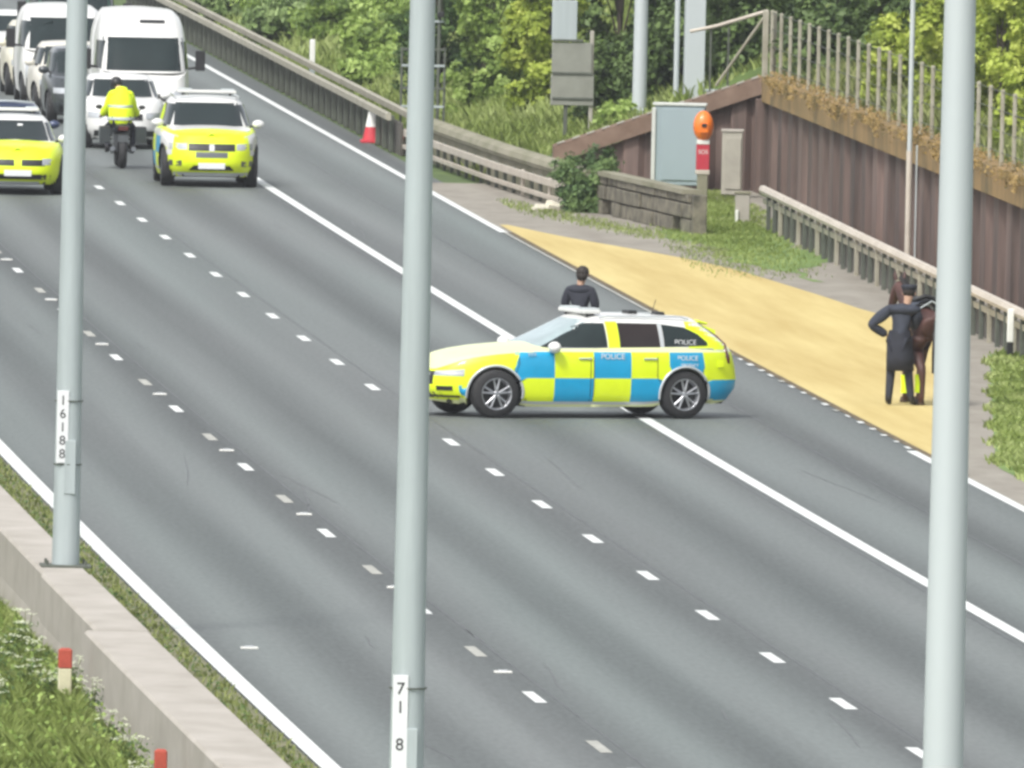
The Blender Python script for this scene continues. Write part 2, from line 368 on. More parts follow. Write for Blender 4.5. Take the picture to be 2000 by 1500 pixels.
# refuge area in buff surfacing
def era_far(y):   # far edge, lateral
    P = [(283.5, 13.28), (300, 14.85), (318, 16.6), (323, 17.0), (330, 17.15), (336, 17.0), (340, 16.75), (345, 16.58), (352, 16.25), (357, 16.0), (362, 15.5), (367, 14.78), (371, 14.15), (374, 13.78), (378, 13.35)]
    for (a, la), (c, lc) in zip(P, P[1:]):
        if y <= c: return la + (lc-la)*max(0, (y-a))/(c-a)
    return 13.22
tag(ribbon('refuge_area', 13.20, era_far, 284, 378, .010, M['buff'], 2), kind='structure')
tag(ribbon('road_edge_seam', 13.10, 13.20, 284, 374, .0075, M['seam'], 3), kind='structure')
tag(ribbon('path', 13.10, 19.6, 262, 402, .003, M['path'], 3), kind='structure')
gp = lambda y, k: 17.15+(y-380)*.012+.25*math.sin(y*.5+k)+.12*math.sin(y*1.7)
tag(ribbon('grass_patch', lambda y: gp(y, 0)-.9*max(0, min(1, (y-352)/20)), lambda y: gp(y, 2)+1.2*max(0, min(1, (y-352)/12)), 352, 400, .0065, M['grassy'], 1), kind='structure')
tag(ribbon('grass_verge', lambda y: 13.8 if y < 283 else 13.85+(y-283)*.089, 19.5, 150, 322, -.012+.02, M['grassy'], 4), kind='structure')
# banks to the right of the road
def bankH(l, Y):
    if Y > 403: h = .43*(l-14.7) if l > 14.7 else -.04
    else: h = -.04 if l < 20.0 else 2.05 + .22*(l-20)
    return min(h, 9) + .12*math.sin(l*1.7+Y*.31)*(1 if h > .3 else 0)
ls = [13.3, 14.7, 15.5, 16.5, 17.5, 18.5, 19.5, 19.98, 20.02, 21, 22.5, 24, 27, 30, 35, 42, 60, 120]
ysb = [60, 150, 250, 300, 330, 350, 370, 390, 400, 402.9, 403.1] + list(range(405, 600, 6)) + [650, 700, 800, 1000]
V = [(LX(l, y), y, bankH(l, y)) for y in ysb for l in ls]; nl = len(ls)
F = [(i*nl+j, i*nl+j+1, (i+1)*nl+j+1, (i+1)*nl+j) for i in range(len(ysb)-1) for j in range(nl-1)]
b = MB(); b.add(V, F, M['bankgreen'], True); tag(b.build('embankment'), kind='structure')

# ------------------------------------------------------------------ central concrete wall
def wallsec(name, y0, y1, lo, li, h, m, label):
    """solid wall following the road, from lateral lo (outer, left) to li, with joints as real grooves"""
    n = int((y1-y0)/3)+1; ys = list(np.linspace(y0, y1, n+1)); mb = MB(); V = []
    prof = lambda: [(lo-.05, -.1), (lo, .25), (lo, h-.03), (lo+.03, h), (li-.03, h), (li, h-.03), (li+.02, -.1)]
    for y in ys: V += [(LX(l, y), y, z) for l, z in prof()]
    F = []
    for i in range(n):
        for k in range(6): F.append((i*7+k, i*7+k+1, (i+1)*7+k+1, (i+1)*7+k))
    F.append(tuple(range(7))); F.append(tuple(range(n*7, n*7+7))[::-1])
    mb.add(V, F, m); o = mb.build(name); fixn(o); return tag(o, label, 'wall')
wallsec('concrete_wall', 233.3, 420, -1.80, -1.25, .8, M['concrete'], 'long pale concrete wall running back beyond the lamp column base')
wallsec('concrete_wall', 120, 221.5, -1.96, -1.25, .8, M['concrete'], 'wide pale concrete wall stretch beside tall grass and cow parsley, with a vertical end face')
wallsec('concrete_wall', 221.52, 233.28, -1.83, -1.23, .803, M['concrete'], 'short pale concrete wall piece carrying the lamp column base plate')

# ------------------------------------------------------------------ lamp columns
def lamp_column(name, l, Y, zb, label, cat='lamp column', h=14, d0=.318, d1=.145, mt=None, plate=None, arm=True, group=None):
    mt = mt or M['galv']
    t = empty(name, (LX(l, Y), Y, zb)); tag(t, label, cat, group)
    b = MB(); n = 8; hs = [0, .02, 2, 4, 6, 8, 10, 12, h]
    b.lathe([(0, 0)]+[((d0+(d1-d0)*q/h)/2, q) for q in hs]+[(0, h)], mt, 16); fixn(b.build('shaft', t))
    b = MB(); b.box((0, 0, .012), (.58, .58, .03), M['postm'])
    for sx in (-1, 1):
        for sy in (-1, 1): b.tube([(sx*.22, sy*.22, .02), (sx*.22, sy*.22, .08)], .018, M['postm'], 6)
    b.build('base_plate', t)
    boxo('access_door', (.02, -d0/2+.012, 1.15), (.13, .03, .62), mt, t)
    if arm:
        tubeo('bracket_arm', [(0, 0, h), (.3, 0, h+.35), (1.4, 0, h+.5)], .05, mt, t)
        b = MB(); b.ball((1.75, 0, h+.5), (.42, .16, .09), M['galv_light']); b.build('lantern', t)
    if plate:
        z0, z1, chars = plate; r_ = (d0+(d1-d0)*z0/h)/2
        pw = .135; q = boxo('number_plate', (-.075, -r_-.004, (z0+z1)/2), (pw, .012, z1-z0), M['plate'], t)
        k = len(chars)
        for i, c in enumerate(chars):
            text('lettering', c, .15, M['dark'], q, (-.075, -r_-.012, z1-(i+.75)*(z1-z0)/(k+.4)), (R(90), 0, 0))
        b = MB()
        for z in (z0-.02, z1-.12): b.tube([(math.cos(a)*(r_+.008), math.sin(a)*(r_+.008), z) for a in np.linspace(0, 2*math.pi, 17)], .008, M['postm'], 6)
        b.build('clamp_band', t)
    return t
G = 'grey lamp columns standing on the central concrete wall'
lamp_column('lamp_column', -1.46, 235, .80, 'grey lamp column with its base plate in view on the concrete wall', plate=(1.2, 2.03, '16188'), group=G)
lamp_column('lamp_column', -1.5, 179.5, .80, 'grey lamp column standing directly in front of the nose of the chequered estate car', plate=(.88, 1.93, '71 8 M'), group=G)
lamp_column('lamp_column', -1.5, 134.25, .80, 'palest and thickest lamp column, in front of the horse', mt=M['galv_light'], group=G)
lamp_column('lamp_column', 17.62, 404.5, .0, 'slim pale lamp column behind the stone block wall beside the grey cabinet', d0=.30, d1=.22, h=10, mt=M['galv_light'])
# twin mast behind the cabinet
t = empty('mast', (18.94, 404.5, .3)); tag(t, 'thick pale square mast rising behind the grey cabinet with a thin pipe alongside', 'mast')
boxo('mast_shaft', (.02, 0, 5.5), (.40, .40, 11), M['galv_light'], t); tubeo('side_pipe', [(-.33, 0, 0), (-.33, 0, 10)], .055, M['galv_light'], t)
b = MB(); b.box((.02, 0, .03), (.7, .7, .06), M['postm']); b.build('base_plate', t)
t = empty('thin_pole', (19.22, 358.5, 0)); tag(t, 'very thin pale pole in front of the brown sheet pile wall and the bright leaves', 'pole')
tubeo('lower_tube', [(0, 0, -.05), (0, 0, 2.1)], .055, M['rail_pink'], t); tubeo('upper_tube', [(0, 0, 2.1), (0, 0, 6)], .045, M['leaf_pale'] if False else M['galv_light'], t)
tubeo('guy_cable', [(.13, 0, 0), (.13, 0, 2.2)], .015, M['galv_light'], t)

# ------------------------------------------------------------------ crash barriers
def sweep_rail(mb, pts, prof, m):
    """sweep a profile [(offset, z)] along ground points"""
    P = [Vector((*p, 0)) for p in pts]; V = []; k = len(prof)
    for i, p in enumerate(P):
        t = (P[min(i+1, len(P)-1)]-P[max(i-1, 0)]).normalized(); n = Vector((t.y, -t.x, 0))
        V += [(p.x+n.x*o, p.y+n.y*o, z) for o, z in prof]
    F = [(i*k+j, i*k+(j+1) % k, (i+1)*k+(j+1) % k, (i+1)*k+j) for i in range(len(P)-1) for j in range(k)]
    F += [tuple(range(k)), tuple(range((len(P)-1)*k, len(P)*k))[::-1]]
    mb.add(V, F, m)
WB = [(0, .44), (-.07, .47), (-.08, .51), (-.01, .56), (-.01, .62), (-.08, .67), (-.07, .71), (0, .74), (.015, .74), (.0, .59), (.015, .44)]
def wb(o, dz=0, s=1): return [(o+a*s, z+dz) for a, z in WB]
def pathpts(l, y0, y1, step=3):
    return [(LX(l(y) if callable(l) else l, y), y) for y in np.linspace(y0, y1, max(2, int(abs(y1-y0)/step)))]
# far double-sided barrier
t = empty('crash_barrier', (LX(13.75, 470), 470, 0)); tag(t, 'long double-railed crash barrier with a dark strip below, from the upright cone back along the bank', 'crash barrier')
def bo(mb, name): 
    o = mb.build(name, t); o.location = -t.location; fixn(o); return o
mb = MB(); sweep_rail(mb, pathpts(13.62, 421, 545), [(0, .66), (-.06, .68), (-.06, .80), (0, .82), (.05, .81), (.05, .67)], M['rail']); bo(mb, 'rail')
mb = MB(); sweep_rail(mb, pathpts(14.12, 421, 545), [(0, .66), (-.05, .68), (-.05, .80), (0, .82), (.06, .81), (.06, .67)], M['rail']); bo(mb, 'rail')
mb = MB(); sweep_rail(mb, pathpts(13.82, 420, 545), [(0, -.05), (-.02, .64), (.04, .64), (.06, -.05)], M['darkwall']); bo(mb, 'dark_strip')  # solid dark strip filling the height below the rails
for y in np.arange(422, 544, 2.4):
    mb = MB(); mb.box((LX(13.74, y), y, .36), (.11, .09, .76), M['postm']); bo(mb, 'post')
# curved parapet with three rails
def cl(y):
    P = [(384, 15.45), (387, 15.15), (390, 14.98), (400, 14.55), (411, 14.22), (421, 13.98)]
    for (a, la), (c, lc) in zip(P, P[1:]):
        if y <= c: return la + (lc-la)*(y-a)/(c-a)
    return P[-1][1]
t = empty('concrete_parapet', (LX(14.6, 402), 402, 0)); tag(t, 'curving mossy concrete parapet with rounded coping, between the cone and the dark bush', 'parapet')
mb = MB(); sweep_rail(mb, pathpts(lambda y: cl(y)+.12, 386, 421, 2), [(-.02, -.05), (-.02, .60), (.22, .60), (.22, -.05)], M['concrete_old']); bo(mb, 'wall')
mb = MB(); sweep_rail(mb, pathpts(lambda y: cl(y)+.12, 386, 421, 2), [(-.09, .604), (-.12, .68), (-.08, .78), (.03, .83), (.18, .82), (.26, .74), (.27, .604)], M['concrete_old']); bo(mb, 'coping')
t = empty('guard_rail', (LX(14.4, 402), 402, 0)); tag(t, 'steel guard rail with two pale rails running in front of the curving mossy parapet', 'guard rail')
mb = MB(); sweep_rail(mb, pathpts(lambda y: cl(y)-.10, 386.5, 424, 2), [(-.03, .37), (-.04, .50), (.03, .50), (.03, .37)], M['rail_pink']); bo(mb, 'upper_rail')
mb = MB(); sweep_rail(mb, pathpts(lambda y: cl(y)-.12, 386, 424, 2), [(-.03, .12), (-.04, .20), (.03, .20), (.03, .12)], M['rail_pink']); bo(mb, 'lower_rail')
for y in np.arange(387, 424, 1.6):
    mb = MB(); mb.box((LX(cl(y)-.04, y), y, .24), (.07, .09, .54), M['postm'] if int(y) % 5 else M['rail_pink']); bo(mb, 'post')
# right hand guard rail
t = empty('guard_rail', (18.0, 349, 0)); tag(t, 'bright weathered guard rail on dark posts in front of the brown sheet pile wall', 'guard rail')
gl = lambda y: 17.62 + (y-319.5)*.0087
mb = MB(); sweep_rail(mb, pathpts(gl, 262, 379), [(-.05, .66), (-.07, .72), (-.04, .79), (.03, .80), (.06, .72), (.05, .66)], M['rail_pink']); bo(mb, 'top_rail')
mb = MB(); sweep_rail(mb, pathpts(lambda y: gl(y)+.05, 262, 379), [(-.03, .46), (-.04, .56), (.03, .56), (.03, .46)], M['rail']); bo(mb, 'lower_rail')
mb = MB(); sweep_rail(mb, pathpts(lambda y: gl(y)+.16, 262, 378), [(-.02, -.02), (-.02, .40), (.03, .40), (.03, -.02)], M['darkwall']); bo(mb, 'dark_strip')  # dark strip closing the space under the lower rail
for i, y in enumerate(np.arange(264, 379, 1.6)):
    mb = MB(); mb.box((LX(gl(y)+.03, y), y, .33), (.08, .07, .68), M['postm'] if i % 3 else M['rail']); bo(mb, 'post')
# stone block wall
t = empty('block_wall', (16.2, 380.4, 0)); tag(t, 'weathered stone block wall with dark gaps, standing between the dark bush and the orange telephone', 'wall')
A = Vector((15.82, 386.0, 0)); Bq = Vector((16.72, 375.4, 0)); n = 9
mb = MB()
rows = [(0, .27), (.285, .27), (.57, .15)]
for ri, (z, hh) in enumerate(rows):
    a = 0.; i = 0
    while a < 1:
        wd = .085+.05*rnd.random(); c = A.lerp(Bq, min(1, a+wd/2)); 
        if not (ri < 2 and rnd.random() < .13):
            dx = rnd.uniform(-.03, .03); L_ = (Bq-A).length*wd*.93
            mb.box((c.x+dx, c.y, z+hh/2), (.26, L_, hh-.015), M['stone'], rz=math.atan2(-(Bq-A).x, (Bq-A).y)*-1*-1)
        a += wd; i += 1
mb.box(((A+Bq)/2+Vector((.06, 0, .35)))[:], (.08, (Bq-A).length, .68), M['darkwall'], rz=math.atan2(-(Bq-A).x, (Bq-A).y))
o = mb.build('blocks', t); o.location = -t.location
mb = MB(); sweep_rail(mb, [(A.x, A.y), (Bq.x, Bq.y)], [(-.17, .722), (-.18, .80), (.18, .81), (.18, .722)], M['concrete_old']); o = mb.build('coping', t); o.location = -t.location; fixn(o)
mb = MB(); mb.box((16.80, 374.7, .36), (.26, .4, .74), M['stone']); o = mb.build('end_pier', t); o.location = -t.location

# ------------------------------------------------------------------ cabinets, telephone, bollards, signs
t = empty('equipment_cabinet', (18.33, 399.5, .0)); tag(t, 'tall blue-grey steel cabinet with a pale left edge, behind the stone block wall', 'cabinet')
boxo('body', (.02, .3, .9), (.98, .6, 1.56), M['cab'], t, rz=R(-6)); boxo('pale_side', (-.49, .30, .88), (.08, .58, 1.5), M['cab_light'], t, rz=R(-6))
boxo('top_cover', (.01, .3, 1.70), (1.06, .66, .05), M['cab_light'], t, rz=R(-6)); boxo('door', (.04, -.015, .92), (.80, .03, 1.40), M['cab'], t, rz=R(-6))
boxo('handle', (.38, -.045, 1.0), (.03, .03, .16), M['dark'], t)
t = empty('equipment_cabinet', (19.12, 396.5, .05)); tag(t, 'lower beige stained cabinet behind the orange telephone, next to the brown wall', 'cabinet')
boxo('body', (0, 0, .62), (.40, .5, 1.22), M['beige'], t, rz=R(-5)); boxo('top_cover', (0, 0, 1.25), (.44, .54, .05), M['concrete'], t, rz=R(-5)); boxo('door', (0, -.26, .62), (.30, .03, 1.0), M['beige'], t, rz=R(-5))
t = empty('equipment_cabinet', (19.25, 402, .3)); tag(t, 'small grey box seen beside the thick mast above the orange telephone', 'cabinet')
boxo('body', (0, 0, 1.2), (.44, .4, .8), M['beige'], t); boxo('top_cover', (0, 0, 1.62), (.48, .44, .04), M['galv'], t); boxo('leg', (0, 0, .35), (.14, .14, .9), M['galv'], t)
t = empty('emergency_telephone', (18.40, 394.6, 0)); tag(t, 'emergency telephone with a round bright orange hood on a red and white post', 'telephone')
b = MB(); b.ball((0, 0, 1.43), (.20, .20, .30), M['orange']); b.build('hood', t)
b = MB(); b.box((0, -.17, 1.40), (.17, .08, .20), M['orange']); b.box((0, -.215, 1.45), (.09, .03, .07), M['dark']); b.build('handset_box', t)
boxo('collar', (0, 0, 1.12), (.24, .18, .09), M['conewhite'], t)
boxo('red_panel', (.0, 0, .83), (.25, .16, .50), M['sosred'], t); boxo('foot_panel', (.0, 0, .54), (.27, .17, .09), M['rail_pink'], t)
text('lettering', 'SOS', .11, M['conewhite'], t, (0, -.084, .93), (R(90), 0, 0)); boxo('post', (0, 0, .25), (.20, .14, .5), M['concrete_old'], t)
b = MB(); b.box((0, 0, .27), (.26, .20, .54), M['concrete']); b.box((0, 0, .56), (.30, .24, .05), M['concrete_old']); b.box((-.11, -.13, .1), (.06, .06, .28), M['conewhite'])
tag(b.build('marker_block', None, (18.18, 382, 0)), 'short pale concrete block on the grass beside the end of the guard rail', 'bollard')
def marker_post(x, y, z, top, bot, label, group, h=.9, w_=.10, z1=None):
    t = empty('marker_post', (x, y, z)); tag(t, label, 'marker post', group); z1 = z1 or h*.72
    b = MB(); b.box((0, 0, z1/2), (w_, w_*.7, z1), bot); b.build('shaft', t)
    b = MB(); b.box((0, 0, (h+z1)/2), (w_*1.02, w_*.72, h-z1), top); b.box((0, 0, h), (w_*.7, w_*.5, .02), top); b.build('cap', t); return t
marker_post(-1.98, 220.3, 0, M['redtop'], M['creampost'], 'cream marker post with a red top among white flowers beside the concrete wall', 'red-topped marker posts', .66, .145, .45)
marker_post(-1.83, 203.0, 0, M['redtop'], M['creampost'], 'red marker post top at the bottom edge of the photo beside the wide wall', 'red-topped marker posts', .62, .125, .40)
marker_post(17.5, 320.3, 0, M['conewhite'], M['dark'], 'thin marker post, white above and black below, by the guard rail', 'roadside marker posts', .78, .10, .26)
marker_post(16.86, 325.5, 0, M['dark'], M['dark'], 'all black marker post half hidden behind the thickest lamp column', 'roadside marker posts', .85, .12, .5)
marker_post(14.95, 465, .2, M['leaf_pale'] if False else M['conewhite'], M['galv'], 'pale marker post on the green bank behind the far crash barrier', 'roadside marker posts', 1.0, .12, .4)
# traffic cone
def cone(x, y, label):
    t = empty('traffic_cone', (x, y, 0)); tag(t, label, 'traffic cone')
    b = MB(); b.box((0, 0, .03), (.46, .46, .06), M['conered']); b.build('base', t)
    b = MB(); b.lathe([(.19, .06), (.13, .34)], M['conered'], 20); b.lathe([(.135, .335), (.06, .72)], M['conewhite'], 20); b.lathe([(.06, .72), (.035, .80), (0, .81)], M['conewhite'], 20); b.build('cone_body', t)
cone(14.02, 427.5, 'red traffic cone with a white upper half at the start of the curving parapet')
t = empty('traffic_cone', (14.34, 426.8, 0)); tag(t, 'dark red traffic cone lying on its side beside the upright cone', 'traffic cone')
b = MB(); b.tube([(0, 0, .17), (.34, .2, .10)], [.17, .05], M['conered'], 16); b.build('cone_body', t); b = MB(); b.box((-.02, -.01, .21), (.05, .40, .40), M['conered'], rz=R(30)); b.build('base', t)
# litter at the barrier foot
b = MB(); b.box((0, 0, .05), (.28, .5, .09), M['lichen'], rz=.5, ry=.2); b.box((.15, .2, .10), (.18, .3, .10), M['lichen'], rz=1.1, rx=.3); b.box((-.2, -.3, .04), (.2, .2, .06), M['lichen'], rz=.2)
tag(b.build('litter_bag', None, (14.86, 386.8, 0)), 'crumpled pale litter bag at the foot of the guard rail near the dark bush', 'litter bag')
# back of a large sign
t = empty('road_sign', (16.66, 406, .05)); tag(t, 'grey back of a tall stepped road sign in front of the green trees', 'road sign')
boxo('lower_panel', (0, 0, 1.72), (.86, .05, .62), M['signback'], t); boxo('middle_panel', (-.02, 0, 2.36), (.80, .05, .60), M['signback'], t); boxo('upper_panel', (-.18, 0, 3.10), (.50, .05, .80), M['galv'], t)
for z_, w_2, x_ in ((2.05, .80, 0), (1.55, .80, 0), (2.7, .6, -.1)): boxo('brace', (x_, -.037, z_), (w_2, .03, .05), M['postm'], t)
boxo('post', (-.12, .06, 1.3), (.08, .08, 2.6), M['postm'], t); boxo('post', (.38, .06, 1.55), (.08, .08, 2.7), M['beige'], t)
# frame trellises either side of the middle column
def frame_sign(x, y, z, w_, h, label):
    t = empty('steel_frame', (x, y, z)); tag(t, label, 'steel frame')
    for sx in (-1, 1): boxo('post', (sx*w_/2, 0, h/2), (.05, .05, h), M['leaf_bush'] if False else M['postm'], t)
    for k, q in enumerate((.35, .55, .8, .98)): boxo('crossbar', (0, -.03, h*q), (w_, .03, .05), M['postm'] if k % 2 else M['galv'], t)
frame_sign(15.1, 428, .1, .9, 1.9, 'dark empty steel frame on the bank, partly hidden by the middle lamp column')
t = empty('camera_post', (15.55, 430, .3)); tag(t, 'slim dark camera post just beyond the middle lamp column in front of the leaves', 'camera post')
tubeo('post', [(0, 0, 0), (0, 0, 3.4)], .04, M['postm'], t); boxo('camera_head', (.02, -.08, 2.35), (.14, .3, .12), M['dark'], t); boxo('bracket', (.0, -.02, 2.2), (.2, .08, .05), M['galv'], t)

# ------------------------------------------------------------------ sheet pile wall with railing
def corrugated(A, B, h0, h1, pitch, depth, m, base=-.1):
    A = Vector((*A, 0)); B = Vector((*B, 0)); L_ = (B-A).length; t = (B-A)/L_; n = Vector((-t.y, t.x, 0)); s = 0; pts = []
    k = 0
    while s < L_:
        for f, o in ((0, 0), (.40, 0), (.52, depth), (.88, depth)):
            q = s+f*pitch
            if q <= L_: pts.append((q, o))
        s += pitch
    pts.append((L_, 0)); V = []
    for q, o in pts:
        p = A+t*q+n*o; h = h0+(h1-h0)*q/L_; V += [(p.x, p.y, base), (p.x, p.y, h)]
    return V, [(2*i, 2*i+2, 2*i+3, 2*i+1) for i in range(len(pts)-1)]
PC = (20.07, 400.0); PR = (19.05, 296.0)
t = empty('sheet_pile_wall', (19.8, 372, 0)); tag(t, 'brown ribbed sheet pile retaining wall with a rusty capping and wire fence on top', 'retaining wall')
tl = Vector(t.location)
def wo(mb, name): o = mb.build(name, t); o.location = -tl; return o
mb = MB(); V, F = corrugated(PR, PC, 1.78, 1.82, 2.7, -.20, M['pile']); mb.add(V, F, M['pile']); wo(mb, 'piles')
mb = MB(); a = Vector((*PR, 0)); c = Vector((*PC, 0)); mb.add([(a.x+.3, a.y, -.1), (c.x+.3, c.y+.3, -.1), (c.x+.3, c.y+.3, 1.9), (a.x+.3, a.y, 1.9)], [(0, 1, 2, 3)], M['pile']); wo(mb, 'backing')
mb = MB(); sweep_rail(mb, [(PR[0], PR[1]), (PC[0], PC[1])], [(-.12, 1.78), (-.12, 2.26), (.26, 2.28), (.26, 1.78)], M['rust']); fixn(wo(mb, 'capping_beam'))
# corner return
mb = MB(); V, F = corrugated((20.02, 400.25), (20.58, 401.2), 1.8, 1.8, .5, .08, M['pile']); mb.add(V, F, M['pile'])
mb.box((20.0, 400.1, .9), (.30, .30, 1.85), M['pile']); wo(mb, 'corner_pile')
# wing wall running down to the road
WA, WC = (20.0, 400.5), (16.05, 402.4)
mb = MB(); V, F = corrugated(WC, WA, .40, 1.95, .75, .12, M['pile']); mb.add(V, F, M['pile']); wo(mb, 'wing_piles')
mb = MB(); A_ = Vector((WC[0], WC[1], 0)); B_ = Vector((WA[0], WA[1], 0)); P = []
for (p, z) in ((A_, .42), (B_, 1.92)):
    P += [(p.x, p.y-.16, z), (p.x, p.y-.16, z+.34), (p.x, p.y+.22, z+.36), (p.x, p.y+.22, z+.02)]
mb.add(P, [(0, 4, 5, 1), (1, 5, 6, 2), (2, 6, 7, 3), (3, 7, 4, 0), (0, 1, 2, 3), (7, 6, 5, 4)], M['rustbrown'])
for k in range(14):
    q = (k+.5)/14; p = A_.lerp(B_, q); mb.box((p.x, p.y-.10, .42+1.5*q+.365), (.16, .12, .03), M['concrete'], ry=-math.atan2(1.5, 4))
wo(mb, 'wing_capping')
# fence on the wall
t = empty('wire_fence', (19.9, 372, 2.2)); tag(t, 'wire mesh fence on pale posts along the top of the brown sheet pile wall', 'fence'); tl = Vector(t.location)
d = (c-a); nfp = 0
for q in np.arange(0, d.length, 2.5):
    p = a.lerp(c, 1-q/d.length); mb = MB(); mb.box((p.x+.06, p.y, 2.26+.66), (.07, .06, 1.30), M['rail']); wo(mb, 'post'); nfp += 1
mb = MB()
for z in (2.5, 2.85, 3.2, 3.52):
    mb.tube([(a.x+.06, a.y, z), (c.x+.06, c.y, z)], .008, M['postm'], 4)
wo(mb, 'wires')
t = empty('handrail', (19.6, 401, 2.2)); tag(t, 'pale angled handrail with a diagonal brace at the corner of the sheet pile wall', 'handrail'); tl = Vector(t.location)
mb = MB(); mb.tube([(20.05, 400.2, 3.55), (19.1, 400.8, 3.22), (18.6, 401.0, 3.1)], .035, M['rail_pink'], 8); wo(mb, 'top_rail')
mb = MB(); mb.tube([(20.0, 400.2, 3.45), (19.12, 400.9, 2.05)], .03, M['rail'], 8); wo(mb, 'brace')
mb = MB(); mb.box((20.02, 400.2, 2.9), (.12, .08, 1.32), M['rail']); mb.box((20.2, 400.1, 2.9), (.06, .06, 1.3), M['rail']); wo(mb, 'corner_post')
for xx in (19.35, 19.0): mb = MB(); mb.box((xx, 400.9, 2.45), (.04, .04, 1.5), M['postm']); wo(mb, 'post')
# ------------------------------------------------------------------ vegetation
def blob_pts(c, r, n, lo=.45, dens=2.0):
    d = nr.normal(size=(n, 3)); d /= np.linalg.norm(d, axis=1)[:, None]
    return np.array(c) + d*np.array(r)*(lo+(1-lo)*nr.random(n)**(1/dens))[:, None], d
def crown(name, blobs, n, size, m, parent, gap=0.):
    vol = np.array([b[1][0]*b[1][2]+.01 for b in blobs]); vol /= vol.sum(); C = []; N = []; T = []
    for (c, r), f in zip(blobs, vol):
        k = int(n*f); base = .5+.30*nr.normal()
        # leaves gather in clumps
        nc = max(6, k//38); cc, cd = blob_pts(c, r, nc); w_ = nr.integers(0, nc, k)
        ct = np.clip(base+.32*nr.normal(size=nc), 0, 1)
        P = cc[w_]+nr.normal(size=(k, 3))*np.array([.20, .20, .15])*min(1, max(r)*.8)
        C.append(P); N.append(cd[w_]*.9+nr.normal(size=(k, 3))*.55+np.array([0, 0, .35])); T.append(np.clip(ct[w_]+.13*nr.normal(size=k), 0, 1))
    C = np.concatenate(C); N = np.concatenate(N); T = np.concatenate(T)
    return quads(name, C, size*(.6+.8*nr.random(len(C))), m, N, parent, tone=T)
def tree(x, y, z, H, W, m, label, n=12000, size=.075, trunk=.16, low=.15, group=None, dep=None, cat='tree', name='tree', nb=16):
    t = empty(name, (x, y, z)); tag(t, label, cat, group); dep = dep or W
    b = MB(); lean = rnd.uniform(-.2, .2)
    top = Vector((lean, 0, H*.72)); b.tube([(0, 0, -.2), (lean*.3, .05, H*.25), (lean*.7, 0, H*.5), top], [trunk, trunk*.8, trunk*.5, trunk*.2], M['bark'], 9)
    blobs = []
    for i in range(nb):
        a = rnd.uniform(0, 2*math.pi); h = H*(low+(1-low)*(i+.5)/nb); e = math.sin(math.pi*min(1, (h/H-low)/(1-low)*.80+.20))**.6
        rr_ = rnd.uniform(.35, .85)*e; p = Vector((math.cos(a)*W/2*rr_+lean*h/H, math.sin(a)*dep/2*rr_, h))
        s = rnd.uniform(.24, .40)*(.6+.4*e); blobs.append((tuple(p), (W*s*.62, dep*s*.62, W*s*.52)))
        b.tube([(lean*.4, 0, h*.55), p*.6+Vector((0, 0, h*.25)), p], [trunk*.3, trunk*.18, .012], M['bark'], 5)
    b.build('trunk', t); crown('crown', blobs, n, size, m, t); return t
def shrub(x, y, z, W, H, m, label, n=4000, size=.06, group=None, name='shrub', dep=None, nb=9):
    t = empty(name, (x, y, z)); tag(t, label, 'shrub', group); dep = dep or W
    blobs = [((rnd.uniform(-.33, .33)*W, rnd.uniform(-.33, .33)*dep, H*rnd.uniform(.15, .68)), (W*rnd.uniform(.18, .30), dep*rnd.uniform(.18, .30), H*rnd.uniform(.2, .34))) for i in range(nb)]
    b = MB()
    for c, r in blobs: b.tube([(c[0]*.2, c[1]*.2, -.1), (c[0]*.7, c[1]*.7, c[2]*.6), c], [.03, .02, .006], M['bark'], 5)
    b.build('stems', t); crown('foliage', blobs, n, size, m, t); return t
def hb(l, Y): return bankH(l, Y)
def pl(l, Y): return LX(l, Y), Y, hb(l, Y)-.05
# bright yellow green trees behind the sheet pile wall (image right)
YG = 'yellow-green trees behind the sheet pile wall'
for i, (l, Y, H, W, lab) in enumerate([
    (21.35, 382.0, 3.6, 2.2, 'yellow-green tree at the edge of the dark gap, left of the thin pale pole'),
    (21.30, 373.5, 3.4, 2.2, 'yellow-green tree right behind the thin pale pole'),
    (21.35, 365.0, 3.4, 2.2, 'yellow-green tree partly hidden by the thickest lamp column'),
    (21.40, 356.5, 3.4, 2.2, 'yellow-green tree at the right edge of the photo above the brown wall'),
    (22.9, 378, 4.6, 3.0, 'taller yellow-green tree standing in the second row behind the wall'),
    (22.9, 367, 4.6, 3.0, 'tall leafy tree in the back row near the upper right corner')]):
    x, y, z = pl(l, Y); tree(x, y, z-.3, H, W, M['leaf_yellow'], lab, 17000, .06, low=-.02, group=YG, nb=22, trunk=.07)
DG = 'dark trees behind the mast and handrail'
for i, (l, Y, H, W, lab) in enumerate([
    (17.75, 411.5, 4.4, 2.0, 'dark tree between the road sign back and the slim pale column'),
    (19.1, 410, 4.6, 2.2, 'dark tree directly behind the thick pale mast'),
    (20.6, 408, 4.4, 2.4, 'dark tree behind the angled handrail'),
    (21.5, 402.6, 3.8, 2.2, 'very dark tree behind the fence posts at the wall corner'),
    (22.0, 395.5, 4.0, 2.4, 'dark tree next to the bright yellow-green leaves')]):
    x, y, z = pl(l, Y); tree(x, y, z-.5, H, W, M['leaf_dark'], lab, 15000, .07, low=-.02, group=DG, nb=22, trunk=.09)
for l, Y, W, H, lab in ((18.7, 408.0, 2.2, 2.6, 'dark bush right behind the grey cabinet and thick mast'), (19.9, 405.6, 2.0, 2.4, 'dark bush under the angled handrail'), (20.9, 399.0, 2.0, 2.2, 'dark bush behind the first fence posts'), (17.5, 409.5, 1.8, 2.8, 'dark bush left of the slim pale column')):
    x, y, z = pl(l, Y); shrub(x, y, z-.3, W, H, M['leaf_dark'], lab, 9000, .065, 'dark bushes along the top of the wall', nb=12)
